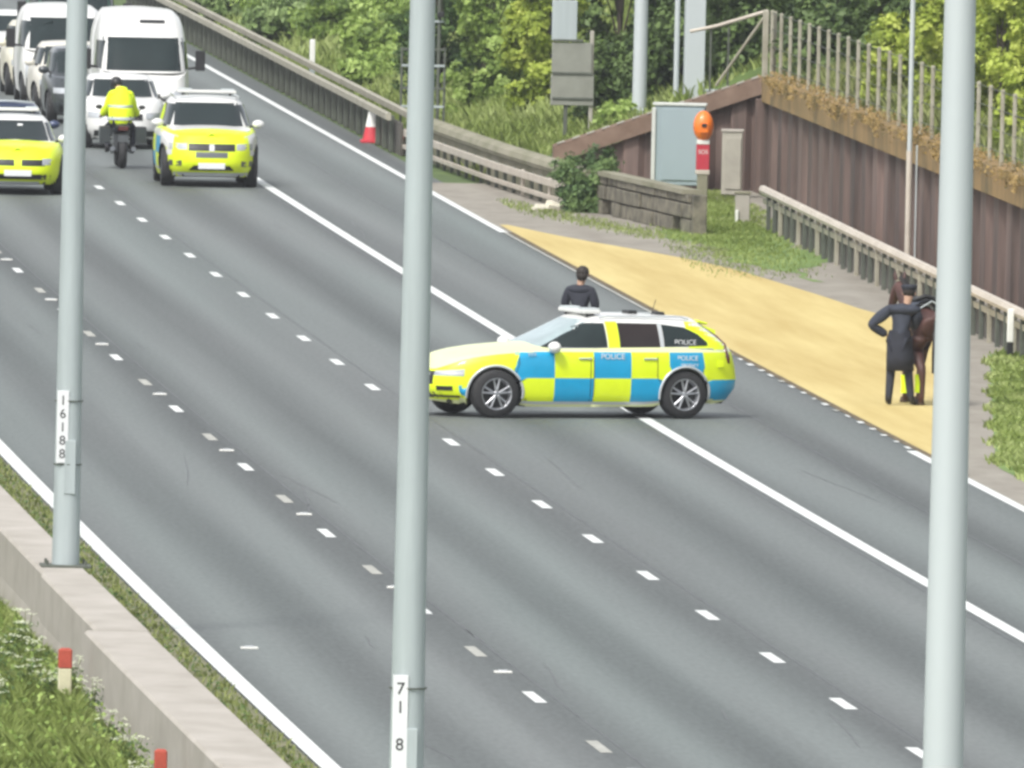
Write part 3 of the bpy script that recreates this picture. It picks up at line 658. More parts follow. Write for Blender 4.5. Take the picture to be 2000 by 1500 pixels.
x, y, z = pl(17.6, 404.6); shrub(x, y, z-.2, 1.7, .9, M['leaf_mid'], 'green bush above the sloping wing of the brown wall', 4000, .06)
MG = 'leafy trees on the bank left of the road sign'
for l, Y, H, W, mm, lab in [
    (16.95, 422, 3.6, 1.9, 'leaf_yellow', 'leafy bright tree immediately left of the road sign back'),
    (16.25, 431, 3.8, 1.9, 'leaf_mid', 'leafy tree just past the middle lamp column at the top of the photo'),
    (17.9, 432, 4.2, 2.4, 'leaf_yellow', 'bright tree at the top edge behind the road sign'),
    (16.1, 444, 3.4, 2.2, 'leaf_bush', 'darker tree mostly hidden behind the middle lamp column'),
    (17.6, 446, 4.4, 2.8, 'leaf_mid', 'tall tree in the back row of the bank behind the middle column')]:
    x, y, z = pl(l, Y); tree(x, y, z-.3, H, W, M[mm], lab, 16000, .06, low=.0, group=MG, nb=22, trunk=.07)
# bushes over the far bank
BG = 'bushes scattered on the green bank'
i = 0
spots = [(15.5, 458, 2.0, 1.0, 'leaf_mid'), (15.6, 496, 2.4, 1.5, 'leaf_pale'), (16.4, 488, 2.4, 1.6, 'leaf_mid'), (17.6, 492, 3.2, 2.4, 'leaf_pale'), (16.3, 466, 2.2, 1.5, 'leaf_mid'),
         (17.6, 480, 3.0, 1.8, 'leaf_mid'), (15.3, 520, 2.0, 1.2, 'leaf_pale'), (16.6, 512, 3.0, 2.0, 'leaf_mid'), (17.8, 466, 2.6, 1.8, 'leaf_mid'), (18.8, 480, 3.4, 2.6, 'leaf_mid'),
         (14.9, 542, 2.2, 1.6, 'leaf_pale'), (16.4, 536, 3.0, 2.2, 'leaf_mid'), (14.4, 560, 2.4, 1.8, 'leaf_mid'), (12.8, 566, 3.0, 2.2, 'leaf_bush'), (18.2, 508, 3.4, 2.4, 'leaf_pale')]
words = {'leaf_pale': 'pale', 'leaf_mid': 'mid-green', 'leaf_bush': 'dark green'}
where = ['low on the bank just behind the far barrier', 'large and rounded near the pale marker post', 'partway up the far bank', 'high on the bank at the top edge', 'nearest the middle column above the cone',
         'at the very top edge between bushes', 'close behind the far end of the barrier', 'up the far slope above the barrier end', 'tallest on this stretch of bank', 'spreading at the crest of the bank',
         'beside the road where the barrier fades out', 'beyond the barrier end at the top', 'by the far road edge beyond the barrier', 'at the end of the visible road', 'between the two far slope bushes']
for (l, Y, W, H, mm), wh in zip(spots, where):
    x, y, z = pl(l, Y)
    if l < 14.7: z = 0
    shrub(x, y, z, W, H, M[mm], f'{words[mm]} bush {wh}', 6500, .07, BG)
# dark bush at the start of the block wall, leaning over the parapet
shrub(15.50, 386.0, 0, 1.05, 1.30, M['leaf_bush'], 'dark green bush growing between the mossy parapet and the stone block wall', 9000, .04, None, 'bush', 1.4, 14)
# grass cover
def scatter(n, l0, l1, y0, y1, zf, dens=None):
    Y = nr.uniform(y0, y1, n); l = nr.uniform(l0, l1, n)
    if dens is not None: k = nr.random(n) < dens(l, Y); Y, l = Y[k], l[k]
    X = l + 3.26e-5*(Y-300)**2 - .07567*((Y-300)/100)**3
    Z = zf(l, Y) if callable(zf) else np.full(len(Y), zf)
    return np.stack([X, Y, Z], 1), l
def clump(l, Y, s=.5): return .5+.5*np.sin(l*2.3*s*2+np.sin(Y*.21*s)*2.1)*np.sin(Y*.19*s+l*1.1)
def bankz(l, Y): return np.maximum(np.where(Y > 403, np.where(l > 14.7, .43*(l-14.7), 0), np.where(l < 20, 0, 2.05+.22*(l-20))), 0)
P, l = scatter(95000, 14.35, 22, 403.4, 600, bankz, lambda l, Y: .25+.75*np.clip((520-Y)/110, 0, 1))
tag(blades('grass', P, .12+.28*nr.random(len(P)), M['grass'], .5, .03, tone=np.clip(.25+.75*clump(P[:, 0], P[:, 1])+.2*nr.normal(size=len(P)), 0, 1)), 'bright rough grass covering the bank behind the barriers', 'grass', kind='stuff')
P, l = scatter(26000, 20.3, 24, 296, 404, bankz)
tag(blades('grass', P, .15+.35*nr.random(len(P)), M['grass_dry'], .5, .025), 'dry grass along the top of the sheet pile wall', 'grass', kind='stuff')
P, l = scatter(60000, 13.75, 18.2, 258, 323, .0, lambda l, Y: (l > 13.80+np.maximum(Y-283, 0)*.089+.25*nr.random(len(Y))**2+.10*np.sin(Y*1.1)) & (Y < 323-3*nr.random(len(Y))))
tag(blades('grass', P, .03+.08*nr.random(len(P)), M['grass'], .7, .020, tone=np.clip(clump(P[:, 0], P[:, 1], 1.2)*.8+.30+.15*nr.normal(size=len(P)), 0, 1)), 'bright green grass at the roadside beyond the refuge area', 'grass', kind='stuff')
P, l = scatter(70000, 15.2, 19.0, 345, 400, .0, lambda l, Y: np.clip(1.25-np.abs(l-(18.3-(400-Y)*.045))/1.1, 0, 1)*np.clip((Y-352)/30, 0, 1))
P2, l2 = scatter(9000, 14.0, 17.0, 372, 392, .0, lambda l, Y: np.clip(1-np.abs(l-(14.4+(386-Y)*.11))/.7, 0, 1))
P = np.concatenate([P, P2])
tag(blades('grass', P, .02+.06*nr.random(len(P)), M['grass'], .6, .010, tone=.2+.6*nr.random(len(P))), 'patchy short grass around the cabinets, block wall and guard rail', 'grass', kind='stuff')
P, l = scatter(14000, -.95, -.16, 190, 300, .01, lambda l, Y: .35+.65*clump(l*3, Y, 2))
tag(blades('grass', P, .02+.07*nr.random(len(P)), M['grass_dry'], .6, .012, tone=nr.random(len(P))*.7), 'thin weedy grass between the white edge line and the concrete wall', 'grass', kind='stuff')
P, l = scatter(210000, -5.2, -1.90, 186, 256, 0.0, lambda l, Y: np.clip(1.2+(l+1.9)*.12, .3, 1))
hh_ = (.10+.20*nr.random(len(P)))*(.55+.75*clump(l*2, P[:, 1], 1.3))*np.clip((-1.80-l)*1.3+.35, .35, 1)
tag(blades('grass', P, hh_, M['grass'], .55, .010, tone=np.clip(clump(P[:, 0]*1.5, P[:, 1], 1.7)*.6+.12*nr.normal(size=len(P))+.35, 0, 1)), 'lush tall grass filling the central reserve beside the concrete wall', 'grass', kind='stuff')
# cow parsley
def parsley(x, y, H, label):
    t = empty('cow_parsley', (x, y, 0)); tag(t, label, 'wild flower', 'cow parsley in the grass by the wall')
    b = MB(); C = []
    for k in range(7):
        a = rnd.uniform(0, 6.28); q = rnd.uniform(.05, .22); h = H*rnd.uniform(.7, 1.05); p = Vector((q*math.cos(a), q*math.sin(a), h)); b.tube([(0, 0, 0), p*.5+Vector((0, 0, h*.1)), p], [.007, .004, .003], M['postm'] if False else M['grass'], 4)
        for _ in range(14): C.append(p+Vector((rnd.gauss(0, .035), rnd.gauss(0, .035), rnd.gauss(0, .008))))
    b.build('stems', t); C = np.array([tuple(c) for c in C]); quads('blossoms', C, np.full(len(C), .012), M['flower'], np.tile([[0, -.25, 1.]], (len(C), 1))+.2*nr.normal(size=(len(C), 3)), t, aspect=1.)
    L_ = 130; C = np.stack([nr.normal(0, .10, L_), nr.normal(0, .10, L_), nr.uniform(.05, H*.75, L_)], 1); quads('leaves', C, np.full(L_, .035), M['leaf_bush'], None, t, aspect=.35)
ps = [(-2.15, 220.6), (-2.35, 221.6), (-1.85, 221.9), (-2.5, 223.8), (-2.05, 224.6), (-2.7, 226), (-2.2, 227.4), (-1.80, 217.6), (-2.75, 219.2), (-2.9, 216.9), (-2.9, 222.4), (-2.0, 229.6), (-1.92, 212.5), (-1.9, 208.0), (-2.0, 204.2), (-2.5, 230.2)]
pw = ['leaning on the cream marker post', 'just behind the cream marker post', 'between the marker post and the wall corner', 'in the darker grass left of the marker', 'tallest against the pale wall face', 'out near the left edge of the photo', 'next to the pale wall face higher up',
      'in front of the wall corner', 'below and left of the marker post', 'low in front of the marker post', 'in the middle of the shaded grass', 'below the lamp column base', 'against the wide wall lower down', 'beside the wide wall near the bottom', 'close to the red marker top', 'furthest back near the wall plinth']
for (x, y), q in zip(ps, pw): parsley(x, y, rnd.uniform(.38, .62), 'white flowering cow parsley '+q)

# broad-leaved weeds among the grass of the central reserve
def weeds(n, l0, l1, y0, y1, h, m, size, lab):
    P, l = scatter(n, l0, l1, y0, y1, .0, lambda l, Y: clump(l*3, Y, 2.1)**2)
    P[:, 2] = nr.random(len(P))*h
    o = quads('weeds', P, size*(.5+nr.random(len(P))), m, nr.normal(size=(len(P), 3))*.7+np.array([0, -.3, .8]), None, .5, tone=np.clip(clump(P[:, 0]*2, P[:, 1], 1.3)*.7+.2*nr.normal(size=len(P))+.15, 0, 1)); tag(o, lab, 'weeds', kind='stuff')
weeds(30000, -4.6, -1.92, 190, 252, .30, M['leaf_mid'], .035, 'broad-leaved weeds mixed into the tall grass by the concrete wall')
weeds(9000, -.9, -.18, 190, 300, .07, M['leaf_bush'], .03, 'small dark weeds along the white edge line')
weeds(16000, 14.4, 20, 403.5, 470, .5, M['leaf_yellow'], .06, 'bright leafy weeds on the bank behind the parapet') if False else None

# withered creeper hanging over the capping of the sheet pile wall
n = 26000; Y = nr.uniform(297, 400.5, n); q = (Y-296)/104.; X = 19.05+(20.07-19.05)*q-.15-.05*nr.random(n); droop = .18+.32*(.5+.5*np.sin(Y*1.9+np.sin(Y*.7)*3))
Z = 2.30-nr.random(n)**1.3*droop*.6; top = nr.random(n) < .35; X = np.where(top, X+.35*nr.random(n), X); Z = np.where(top, 2.29+.16*nr.random(n), Z)
keep = nr.random(n) < .06+.50*(.5+.5*np.sin(Y*.8+1.3*np.sin(Y*.23)))
C = np.stack([X, Y, Z], 1)[keep]
tag(quads('creeper', C, .032*(.5+nr.random(len(C))), M['creeper'], nr.normal(size=(len(C), 3))*.6+np.array([-.8, -.6, .3]), None, .5, tone=np.clip(.5+.5*np.sin(C[:, 1]*2.3)*.7+.25*nr.normal(size=len(C)), 0, 1)), 'withered orange-brown creeper hanging along the rusty capping', 'creeper', kind='stuff')

# ------------------------------------------------------------------ vehicles
def interp(P, x):
    if x <= P[0][0]: return P[0][1]
    for (a, u), (c, v) in zip(P, P[1:]):
        if x <= c: return u+(v-u)*(x-a)/(c-a)
    return P[-1][1]
def smooth(P, x):
    """monotone-ish smooth interpolation of a table"""
    if x <= P[0][0]: return P[0][1]
    if x >= P[-1][0]: return P[-1][1]
    for i in range(len(P)-1):
        a, u = P[i]; c, v = P[i+1]
        if x <= c:
            m0 = (P[i+1][1]-P[i-1][1])/(P[i+1][0]-P[i-1][0]) if i else (v-u)/(c-a)
            m1 = (P[i+2][1]-P[i][1])/(P[i+2][0]-P[i][0]) if i+2 < len(P) else (v-u)/(c-a)
            t = (x-a)/(c-a); h = c-a
            return (2*t**3-3*t*t+1)*u + (t**3-2*t*t+t)*h*m0 + (-2*t**3+3*t*t)*v + (t**3-t*t)*h*m1
class Shell:
    """closed body part made of horizontal slices with rounded-rectangle plans"""
    def __init__(s, xf, xr, hw, zb, zt, nf=3.2, nr_=3.6, crown=.04):
        s.xf, s.xr, s.hw, s.zb, s.zt, s.nf, s.nr, s.crown = xf, xr, hw, zb, zt, nf, nr_, crown
    def prm(s, v): return smooth(s.xf, v), smooth(s.xr, v), smooth(s.hw, v)
    def pt(s, th, v):
        f, r, w_ = s.prm(v); c, q = math.cos(th), math.sin(th)
        mid = (f+r)/2; a = (f-mid); n = s.nf if c > 0 else s.nr
        k = 2/n; x = mid+a*math.copysign(abs(c)**k, c); y = w_*math.copysign(abs(q)**k, q); return x, y
    def side(s, x, v):
        f, r, w_ = s.prm(v); mid = (f+r)/2; a = f-mid; X = min(.9999, abs(x-mid)/a); n = s.nf if x > mid else s.nr
        return w_*(1-X**n)**(1/n)
    def end(s, y, v, front=True):
        f, r, w_ = s.prm(v); mid = (f+r)/2; n = s.nf if front else s.nr; Y = min(.9999, abs(y)/w_)
        return mid+(f-mid if front else r-mid)*(1-Y**n)**(1/n)
    def Z(s, x, v, y=0):
        b, t = smooth(s.zb, x), smooth(s.zt, x); return b+(t-b)*v
    def vz(s, x, z):
        b, t = smooth(s.zb, x), smooth(s.zt, x); return max(0, min(1, (z-b)/(t-b)))
    def mesh(s, mb, m, nth=200, nv=16, cover=True):
        ths = [2*math.pi*i/nth for i in range(nth)]
        # even spacing along the outline
        pts = [s.pt(2*math.pi*i/4000, .6) for i in range(4001)]; L_ = [0]
        for i in range(4000): L_.append(L_[-1]+math.dist(pts[i], pts[i+1]))
        ths = []; j = 0
        for i in range(nth):
            q = L_[-1]*i/nth
            while L_[j+1] < q: j += 1
            ths.append(2*math.pi*j/4000)
        V = []; vs = [i/nv for i in range(nv)]+[.985, 1.0]
        for v in vs:
            for th in ths: x, y = s.pt(th, v); V.append((x, y, s.Z(x, v)))
        F = [(i*nth+k, i*nth+(k+1) % nth, (i+1)*nth+(k+1) % nth, (i+1)*nth+k) for i in range(len(vs)-1) for k in range(nth)]
        nb = len(V)
        if cover:
            top = V[-nth:]; f, r, w_ = s.prm(1); steps = [.97, .9, .8, .65, .45, .25, .08]
            for q in steps:
                for (x, y, z) in top:
                    X = x; Y = y*q; V.append((X*1.0 if False else ((f+r)/2+(x-(f+r)/2)*(.2+.8*q)), Y, 0))
            for i in range(nb, len(V)):
                x, y, z = V[i]; e = max(.05, s.side(x, 1)); V[i] = (x, y, smooth(s.zt, x)+s.crown*(1-min(1, abs(y)/e)**2))
            F += [(nb-nth+i*nth+k, nb-nth+i*nth+(k+1) % nth, nb-nth+(i+1)*nth+(k+1) % nth, nb-nth+(i+1)*nth+k) for i in range(len(steps)) for k in range(nth)]
            F.append(tuple(range(len(V)-nth, len(V))))
        mb.add(V, F, m, True)
    def side_patch(s, mb, xa, xb, zl, zu, m, o=.004, nx=14, nz=5, sides=(1, -1), vfun=None):
        """surface-following patch on the flank; xa, xb may be functions of t (0 bottom..1 top)"""
        for sg in sides:
            V = []
            for i in range(nx+1):
                for j in range(nz+1):
                    t = j/nz; A = xa(t) if callable(xa) else xa; B = xb(t) if callable(xb) else xb
                    x = A+(B-A)*i/nx; lo = zl(x) if callable(zl) else zl; hi = zu(x) if callable(zu) else zu
                    z = lo+(hi-lo)*t; V.append((x, sg*(s.side(x, s.vz(x, z))+o), z))
            F = [(i*(nz+1)+j, (i+1)*(nz+1)+j, (i+1)*(nz+1)+j+1, i*(nz+1)+j+1) for i in range(nx) for j in range(nz)]
            if sg > 0: F = [f[::-1] for f in F]
            mb.add(V, F, m, True)
    def end_patch(s, mb, ya, yb, zl, zu, m, o=.006, front=True, ny=12, nz=5):
        V = []
        for i in range(ny+1):
            for j in range(nz+1):
                t = j/nz; A = ya(t) if callable(ya) else ya; B = yb(t) if callable(yb) else yb
                y = A+(B-A)*i/ny; lo = zl(y) if callable(zl) else zl; hi = zu(y) if callable(zu) else zu; z = lo+(hi-lo)*t
                x = s.end(y, .5, front)
                for _ in range(3): x = s.end(y, s.vz(x, z), front)
                V.append((x+(o if front else -o), y, z))
        F = [(i*(nz+1)+j, (i+1)*(nz+1)+j, (i+1)*(nz+1)+j+1, i*(nz+1)+j+1) for i in range(ny) for j in range(nz)]
        if not front: F = [f[::-1] for f in F]
        mb.add(V, F, m, True)
def thx(sh, x, v=.6):
    f, r, w_ = sh.prm(v); mid = (f+r)/2; X = max(-.9999, min(.9999, (x-mid)/(f-mid))); n = sh.nf if x > mid else sh.nr
    return math.acos(math.copysign(abs(X)**(n/2), X))
def wrap_patch(sh, mb, ta, tb, zl, zu, m, o=.006, n=60, nz=6):
    """patch that follows the plan outline from angle ta to tb (0 = nose), whatever the curvature"""
    N = 400; pts = [sh.pt(ta+(tb-ta)*i/N, .5) for i in range(N+1)]; L_ = [0]
    for i in range(N): L_.append(L_[-1]+math.dist(pts[i], pts[i+1]))
    V = []; j = 0
    for i in range(n+1):
        q = L_[-1]*i/n
        while j < N-1 and L_[j+1] < q: j += 1
        th = ta+(tb-ta)*(j+(q-L_[j])/max(1e-6, L_[j+1]-L_[j]))/N
        for k in range(nz+1):
            x, y = sh.pt(th, .5); lo = zl(x, y) if callable(zl) else zl; hi = zu(x, y) if callable(zu) else zu
            z = lo+(hi-lo)*k/nz
            for _ in range(3): v = sh.vz(x, z); x, y = sh.pt(th, v)
            x1, y1 = sh.pt(th+.004, v); x0, y0 = sh.pt(th-.004, v); d = math.hypot(x1-x0, y1-y0) or 1; nx_, ny_ = (y1-y0)/d, -(x1-x0)/d
            V.append((x+nx_*o, y+ny_*o, z))
    mb.add(V, [(i*(nz+1)+k, (i+1)*(nz+1)+k, (i+1)*(nz+1)+k+1, i*(nz+1)+k+1) for i in range(n) for k in range(nz)], m, True)
def cut_arches(o, wheels, r, ymin):
    bm = bmesh.new(); bm.from_mesh(o.data); kill = []
    for f in bm.faces:
        c = f.calc_center_median()
        if abs(c.y) > ymin:
            for wx, wz in wheels:
                if math.hypot(c.x-wx, c.z-wz) < r: kill.append(f); break
    bmesh.ops.delete(bm, geom=kill, context='FACES')
    for v in bm.verts:
        if abs(v.co.y) > ymin and v.is_boundary:
            for wx, wz in wheels:
                d = math.hypot(v.co.x-wx, v.co.z-wz)
                if r-.09 < d < r+.09: v.co.x = wx+(v.co.x-wx)*r/d; v.co.z = wz+(v.co.z-wz)*r/d; break
    bm.to_mesh(o.data); bm.free()
def wheel(parent, x, y, r, wd, rimm, steer=0, spokes=5, simple=False):
    sg = 1 if y > 0 else -1
    w_ = empty('wheel', (x, y, r), steer, parent)
    b = MB(); p = [(r*.66, -wd/2), (r*.93, -wd/2), (r*.985, -wd*.40), (r, -wd*.2), (r, wd*.2), (r*.985, wd*.40), (r*.93, wd/2), (r*.66, wd/2)]
    b.lathe(p, M['black'], 40, 'Y'); b.build('tyre', w_)
    b = MB(); q = sg*wd/2
    b.lathe([(r*.67, q*.96), (r*.64, q*1.02), (r*.60, q*.9), (r*.58, q*.2), (0, q*.15)], rimm, 36, 'Y')
    b.lathe([(r*.57, q*.25), (0, q*.22)], M['dark'], 24, 'Y')
    for k in range(spokes):
        for dd in ((-.13, .13) if not simple else (0,)):
            a = 2*math.pi*k/spokes+.3; A = a+dd*.6; B = a+dd*1.6
            b.tube([(math.cos(A)*r*.10, q*.86, math.sin(A)*r*.10), (math.cos(B)*r*.62, q*.88, math.sin(B)*r*.62)], [r*.06, r*.045], rimm, 6)
    b.lathe([(0, q*.95), (r*.13, q*.95), (r*.15, q*.8)], rimm, 16, 'Y'); b.build('rim', w_)
    return w_
def arch_trim(mb, wx, wz, r, shell, m, th=.018, sg=1):
    if True:
        P = []
        for k in range(25):
            a = math.pi*(-.05+1.1*k/24); x, z = wx+math.cos(a)*r, wz+math.sin(a)*r
            if z < .2: continue
            P.append((x, sg*(shell.side(x, shell.vz(x, z))+.002), z))
        mb.tube(P, th, m, 6)
PAIRED = {'front_side_window', 'rear_side_window', 'quarter_window', 'headlight', 'fog_light', 'tail_light', 'door_handle', 'roof_rail', 'side_window', 'window_trim', 'arch_trim'}
def vehicle(name, label, cat, X, Y, heading, P, group=None, z=0):
    """P: parameters, local +x is forward"""
    t = empty(name, (X, Y, z), heading); tag(t, label, cat, group)
    lo, up = P['lower'], P['upper']; wh = P['wheels']; r = P['wr']; W = P['W']; ar = P.get('ar', r+.065)
    pm = P['paint']; b = MB(); lo.mesh(b, P.get('paint_low', pm), P.get('nth', 200))
    for f in P.get('body_patches', []): f(b, lo)
    ob = b.build('body', t); cut_arches(ob, [(x, r) for x in wh], ar, W*.30)
    for x in wh:
        for sg in (1, -1): b = MB(); arch_trim(b, x, r, ar, lo, P.get('trim', M['dark']), P.get('trimr', .016), sg); b.build('arch_trim', t)
    b = MB(); xa, xb = lo.prm(.3)[1]+.25, lo.prm(.3)[0]-.25
    b.box(((xa+xb)/2, 0, .36), (xb-xa, W*.58, .30), M['dark']); b.box(((wh[0]+wh[1])/2, 0, .30), (abs(wh[0]-wh[1])-2*ar-.05, W*.88, .27), M['dark']); b.build('underbody_shade_box', t)  # wide low box between the wheels added to deepen the shade on the ground
    b = MB(); up.mesh(b, pm, 120, 10)
    for f in P.get('cabin_patches', []): f(b, up)
    b.build('cabin', t)
    for nm, mt, f in P['parts']:
        b = MB(); f(b, lo, up)
        if nm in PAIRED:
            for sg in (1, -1):
                for sx in ((1, -1) if nm == 'door_handle' else (0,)):
                    c = MB(); c.v = b.v; c.mats = b.mats
                    for fc, mi, sm in zip(b.f, b.m, b.sm):
                        if sum(b.v[i][1] for i in fc)*sg > 0 and (sx == 0 or sum(b.v[i][0]+.4 for i in fc)*sx > 0): c.f.append(fc); c.m.append(mi); c.sm.append(sm)
                    if c.f:
                        q = sorted({i for fc in c.f for i in fc}); mp = {i: k for k, i in enumerate(q)}; c.v = [b.v[i] for i in q]; c.f = [tuple(mp[i] for i in fc) for fc in c.f]; c.build(nm, t)
        elif b.v: b.build(nm, t)
    for x in wh:
        for sg in (1, -1): wheel(t, x, sg*(W/2-P['tw']/2-.035), r, P['tw'], P['rim'], steer=P.get('steer', 0) if x == wh[0] else 0, spokes=P.get('spokes', 5))
    for f in P.get('extra', []): f(t, lo, up)
    return t
def mirrors(t, x, y, z, m, s=1.):
    for sg in (1, -1):
        b = MB(); b.ball((x, sg*(y+.10*s), z), (.08*s, .11*s, .075*s), m); b.tube([(x+.02, sg*(y-.06), z-.06), (x, sg*(y+.06), z-.02)], .022, M['dark'], 6); b.build('wing_mirror', t)
def plate_front(t, x, z, m=None, w_=.52):
    return boxo('number_plate', (x, 0, z), (.02, w_, .115), m or M['plate'], t)
def lightbar(t, x, z, w_, m=None):
    lb = boxo('light_bar', (x, 0, z), (.26, w_, .055), m or M['white'], t)
    for sg in (1, -1):
        boxo('blue_lamp', (x, sg*w_*.36, z+.032), (.24, w_*.22, .045), M['galv_light'], lb); boxo('foot', (x, sg*w_*.40, z-.045), (.12, .05, .06), M['dark'], lb)

# ---- the chequered estate car, broadside
H0 = 1.475
lowV = Shell(xf=[(0, 2.20), (.25, 2.33), (.55, 2.345), (.8, 2.31), (1, 2.20)], xr=[(0, -2.34), (.25, -2.46), (.6, -2.45), (1, -2.38)],
    hw=[(0, .86), (.2, .925), (.55, .945), (.8, .935), (.94, .905), (1, .84)], zb=[(-2.46, .30), (-1.9, .21), (0, .17), (1.9, .19), (2.34, .25)],
    zt=[(-2.46, .98), (-2.2, 1.03), (-1, 1.03), (.5, 1.0), (.95, .985), (1.6, .925), (2.05, .84), (2.35, .72)], nf=3.0, nr_=4.2, crown=.085)
upV = Shell(xf=[(0, 1.05), (.5, .50), (.85, .12), (1, -.06)], xr=[(0, -2.34), (.35, -2.22), (.75, -1.98), (1, -1.82)],
    hw=[(0, .84), (.35, .785), (.8, .665), (.95, .60), (1, .55)], zb=[(-2.5, .99), (.5, .97), (1.2, .90)],
    zt=[(-2.4, 1.36), (-1.9, 1.415), (-1.0, 1.455), (-.2, 1.465), (.3, 1.42), (1.0, 1.34)], nf=4.2, nr_=5.0, crown=.035)
def vbody(b, s):
    Yl, Bl = M['yellow'], M['blue']; zt = lambda x: .965; zm = .585; zb_ = .215
    X = [1.185, .593, -.02, -.605, -1.21, -1.79]
    up_c = [Bl, Yl, Bl, Yl, Bl]; lo_c = [Yl, Bl, Yl, Bl, Yl]
    for i in range(5):
        s.side_patch(b, X[i+1], X[i], zm, lambda x: .965 if x < .9 else .955, up_c[i], nx=24, nz=14)
        s.side_patch(b, X[i+1], X[i], zb_+.03, zm, lo_c[i], nx=24, nz=14)
    a, c_ = thx(s, -1.79), thx(s, -2.45)*.97; [wrap_patch(s, b, min(g*a, g*c_), max(g*a, g*c_), z0, z1, m_, .006, 30, 14) for g in (1, -1) for z0, z1, m_ in ((zm-.02, .965, Yl), (.27, zm-.02, Bl))]
    a = thx(s, 1.185); wrap_patch(s, b, -a, a, .25, lambda x, y: min(smooth([(1.1, .955), (1.6, .91), (2.0, .83), (2.3, .69)], x), .985*smooth(s.zt, x)), Yl, .008, 200, 16)
    a, c_ = thx(s, 1.86), thx(s, 1.98); wrap_patch(s, b, c_, a, .28, .46, Bl, .011, 8, 4); wrap_patch(s, b, -a, -c_, .28, .46, Bl, .011, 8, 4)
    # door shut lines, sill line
    for xx in (1.13, .03, -.02+.0, -1.02): s.side_patch(b, xx-.006, xx+.006, .25, .965, M['dark'], o=.0065, nx=1, nz=8)
    s.side_patch(b, -1.0, 1.05, .205, .245, M['silver'], o=.012, nx=12, nz=2)
